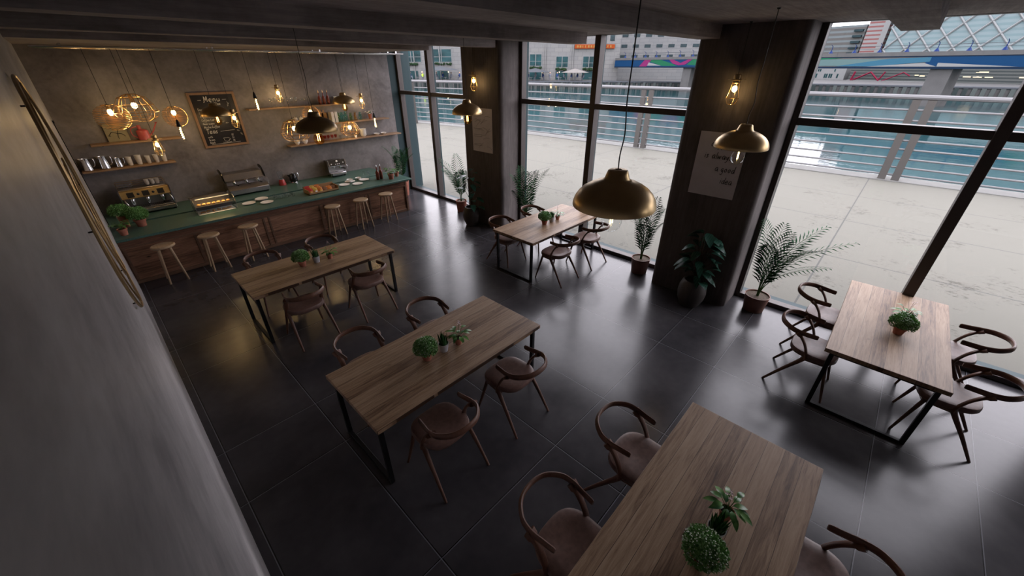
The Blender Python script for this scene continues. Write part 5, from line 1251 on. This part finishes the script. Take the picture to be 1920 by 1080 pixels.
# local x along the bridge, starts at s=-15; cafe side is local -y
obj('deck', MB().box(0, 95, .1, 5, 3.05, 4.45).box(0, 95, 0, 5.1, 4.45, 4.95), 'bridge_grey', br)
obj('soffit_band', MB().box(0, 95, .02, .1, 2.9, 3.15), 'navy', br)
Q = lambda *p: [(x + 15, z) for x, z in p]
def mural(name, mat, pts, y=.06):
    n = len(pts); pts = Q(*pts); m = MB().add([(x, y, z) for x, z in pts] + [(x, y + .04, z) for x, z in pts], [tuple(range(n)), tuple(range(n, 2 * n))[::-1]] + [(i, (i + 1) % n, n + (i + 1) % n, n + i) for i in range(n)])
    obj(name, m, mat, br, sm=False)
zt_, zb_ = 4.45, 3.15
mural('blue_panel', 'blue', [(-15, zb_), (31, zb_), (31, zt_), (-15, zt_)], .062)
mural('mural_shape', 'magenta', [(-7, zb_), (-4.8, zb_), (-3.6, zt_), (-5.5, zt_)], .04); mural('mural_shape', 'whitepaint', [(-4.6, zb_ + .15), (-.6, zb_ + .15), (-4.2, 3.95)], .035)
mural('mural_shape', 'leafgreen', [(-3.6, zt_), (-1.0, zt_), (2.6, 3.6), (3.6, zb_ + .1), (-.4, zb_ + .1), (-4.0, 4.1)], .05)
mural('mural_shape', 'magenta', [(1.3, zt_), (2.4, zt_), (4.4, 3.8), (6.2, zt_), (7.2, zt_), (5.6, 3.5), (4, 3.35), (2.4, 3.7)], .045); mural('mural_shape', 'leafgreen', [(7.2, zt_), (8.6, zt_), (8.6, zb_ + .2), (6, zb_ + .3)], .05)
mural('mural_shape', 'paleteal', [(27, zt_ - .25), (42.2, zt_ - .35), (36, zb_ + .1), (27, zb_ + .1)], .05); mural('mural_shape', 'leafgreen', [(27, zt_), (36, zt_), (31, zt_ - .35), (27, zt_ - .45)], .045)
mural('mural_shape', 'sky_blue', [(33.5, zb_ + .05), (40, 4.15), (44.6, zt_ - .15), (44.6, zb_ + .6), (38.5, zb_ + .05)], .045)
mural('mural_shape', 'navy', [(27, zt_), (80, zt_), (80, zt_ - .12), (27, zt_ - .12)], .04)
mural('blue_panel', 'blue', [(44.2, zb_), (58.8, zb_), (58.8, zt_ - .1), (44.2, zt_ - .1)], .055)
mural('mural_shape', 'whitepaint', [(37.5, zb_ + .02), (45.5, zb_ + .02), (44, 3.62)], .035); mural('mural_shape', 'whitepaint', [(45.5, 3.62), (45.5, zb_ + .02), (53, zb_ + .02)], .035)
mural('mural_shape', 'leafgreen', [(55.6, zb_), (63.5, zb_), (60.2, 4.35), (57.2, 4.35)], .045); mural('mural_shape', 'paleteal', [(56.4, zb_ + .2), (58.0, zb_ + .2), (58.9, zt_ - .1), (57.6, zt_ - .1)], .035)
mural('violet_panel', 'violet', [(59.2, zb_), (80, zb_), (80, zt_ - .1), (59.2, zt_ - .1)], .06)
mural('mural_shape', 'magenta', [(59, zt_ - .12), (61.4, zt_ - .12), (63, 3.6), (64.2, 3.42), (67, 4.1), (71, zt_ - .12), (80, zt_ - .12), (80, 4.15), (72, 4.1), (66, 3.2), (62, 3.18), (60, 3.6)], .042)
mural('mural_shape', 'leafgreen', [(65.5, zb_ + .02), (80, zb_ + .02), (80, 4.2), (72, 4.15)], .048); mural('mural_shape', 'whitepaint', [(69, zb_ + .02), (80, zb_ + .02), (80, 3.75)], .036)
for i in range(22):
    x = 3.0 + i * 3.15; lp = obj('lamp_stand', MB().lathe([(.32, 0), (.12, .35), (.05, .38), (.05, 1.0), (.001, 1.0)], (x, .35, 4.95), 6).tube([(x, .35, 5.9), (x, -.2, 6.1)], .04, 4), 'lampblue', br)
obj('hand_wire', MB().tube([(0, .35, 5.75), (95, .35, 5.75)], .03, 4).tube([(0, .35, 5.4), (95, .35, 5.4)], .02, 4), 'parasol_grey', br)
obj('pier', MB().box(59.9, 62.2, .5, 4.5, -2.2, 3.05), 'bridge_grey', br)
obj('pier', MB().box(20, 22, .5, 4.5, -2.2, 3.05), 'bridge_grey', br)
# glass lattice building and neighbours on the far side
A4, B4 = (150, 20), (120, -60); L4 = hypot(B4[0] - A4[0], B4[1] - A4[1]); e4 = ((B4[0] - A4[0]) / L4, (B4[1] - A4[1]) / L4); r4 = atan2(e4[1], e4[0])
def at4(s, d=0): return (A4[0] + e4[0] * s - e4[1] * d, A4[1] + e4[1] * s + e4[0] * d, 0)
gb = thing('glass_building', 'pale glass tower wrapped in a white diamond lattice', 'building', at4(9.5), r4)
obj('glass_wall', MB().box(0, 60, 0, 25, 0, 21), 'tower_glass', gb, sm=False)
lm = MB()
for k in range(-12, 26):
    for sgn in (-1, 1):
        x0 = k * 4.4 + (.8 if sgn > 0 else 3.6); pts = []
        za, zb2 = 3, 21; xa = x0; xb = x0 + sgn * (zb2 - za) * .95
        # clip to the facade
        def clip(xa, za, xb, zb_c):
            for lim, lo in ((0, True), (60, False)):
                if (xa < lim) == lo and (xb < lim) == lo and xa != lim: return None
                if (xa < lim) == lo: t = (lim - xa) / (xb - xa); xa, za = lim, za + (zb_c - za) * t
                if (xb < lim) == lo: t = (lim - xa) / (xb - xa); xb, zb_c = lim, za + (zb_c - za) * t
            return xa, za, xb, zb_c
        c_ = clip(xa, za, xb, zb2)
        if c_: lm.tube([(c_[0], -.15, c_[1]), (c_[2], -.15, c_[3])], .2, 4)
obj('diamond_lattice', lm, 'lattice', gb)['kind'] = 'stuff'
hl = thing('market_hall', 'low dark waterfront hall with warm lights below the glass tower', 'building', at4(5.6, -3), r4)
obj('hall_body', MB().box(0, 62, 0, 2.8, 0, 2.9), 'hall', hl); m = MB(); rnd = random.Random(4)
for i in range(26): x = rnd.uniform(13, 52); z = rnd.choice((1.1, 1.3, 2.0)); m.box(x, x + rnd.uniform(.3, 1.6), -.08, .0, z, z + rnd.uniform(.1, .22))
obj('lit_window', m, 'hall_light', hl)
ts = thing('red_truss', 'crimson zigzag truss on the far bank under the bridge', 'truss', at4(6.8, -4), r4); m = MB()
pts = [(0, 1.9), (0.1, 0), (3.3, 1.9), (5.6, 0), (8.8, 1.9), (11, .4)]
m.tube([(0, 0, 0), (.4, 0, 2)], .24, 4).tube([(.3, 0, 0), (3.9, 0, 1.9), (6.2, 0, 0)], .2, 4).tube([(6.0, 0, 0), (6.9, 0, 2)], .17, 4).tube([(6.8, 0, .0), (10.6, 0, 1.9), (12, 0, 1.2)], .13, 4).tube([(16.4, 0, 0), (17.3, 0, 2)], .2, 4)
obj('truss_bars', m, 'truss', ts)
obj('deck_edge', MB().box(-1, 18, -.1, .2, -.06, .12), 'whitepaint', ts)
rt2 = thing('construction_tower', 'slim red and white tower beside the glass building', 'tower', at4(3.8, 1), r4); obj('shaft', MB().box(0, 4.6, 0, 4, 0, 19), 'tower_red', rt2, sm=False); obj('bright_edge', MB().box(3.4, 4.6, -.1, 0, 0, 19), 'whitepaint', rt2)
bb = thing('brick_block', 'grey-brown apartment block with blue balconies left of the red tower', 'building', at4(-9, 2), r4); obj('wall', MB().box(0, 12, 0, 10, 0, 12.6), 'brownblock', bb, sm=False); m = MB()
for i in range(8): m.box(9.5, 11.6, -.5, 0, 2.0 + 1.3 * i, 2.5 + 1.3 * i)
obj('balcony', m, 'win_grey', bb)
lw = thing('warehouse', 'low white warehouse with dark window openings under the bridge', 'building', at4(-8.5, -2), r4); obj('wall', MB().box(0, 12.5, 0, 3.0, 0, 2.9), 'whitepaint', lw); m = MB()
for x in (1, 3.2, 3.7, 4.2, 5.2, 7.4, 7.9, 8.6, 9.1, 10.6): m.box(x, x + .35, -.05, .02, .4, 1.4)
for x in (1.6, 5.4, 5.9, 9.6): m.box(x, x + .3, -.05, .02, 1.9, 2.5)
obj('window_openings', m, 'win_teal', lw)

# ------------------------------------------------------------------ render look
S.view_settings.view_transform = 'Standard'; S.view_settings.look = 'None'; S.view_settings.gamma = 1; S.view_settings.use_curve_mapping = False
S.view_settings.exposure = 0.3
S.cycles.use_denoising = True
S.cycles.max_bounces = 10; S.cycles.diffuse_bounces = 5; S.cycles.glossy_bounces = 4; S.cycles.transparent_max_bounces = 24; S.cycles.transmission_bounces = 6
S.cycles.caustics_reflective = False; S.cycles.caustics_refractive = False; S.cycles.sample_clamp_indirect = 4
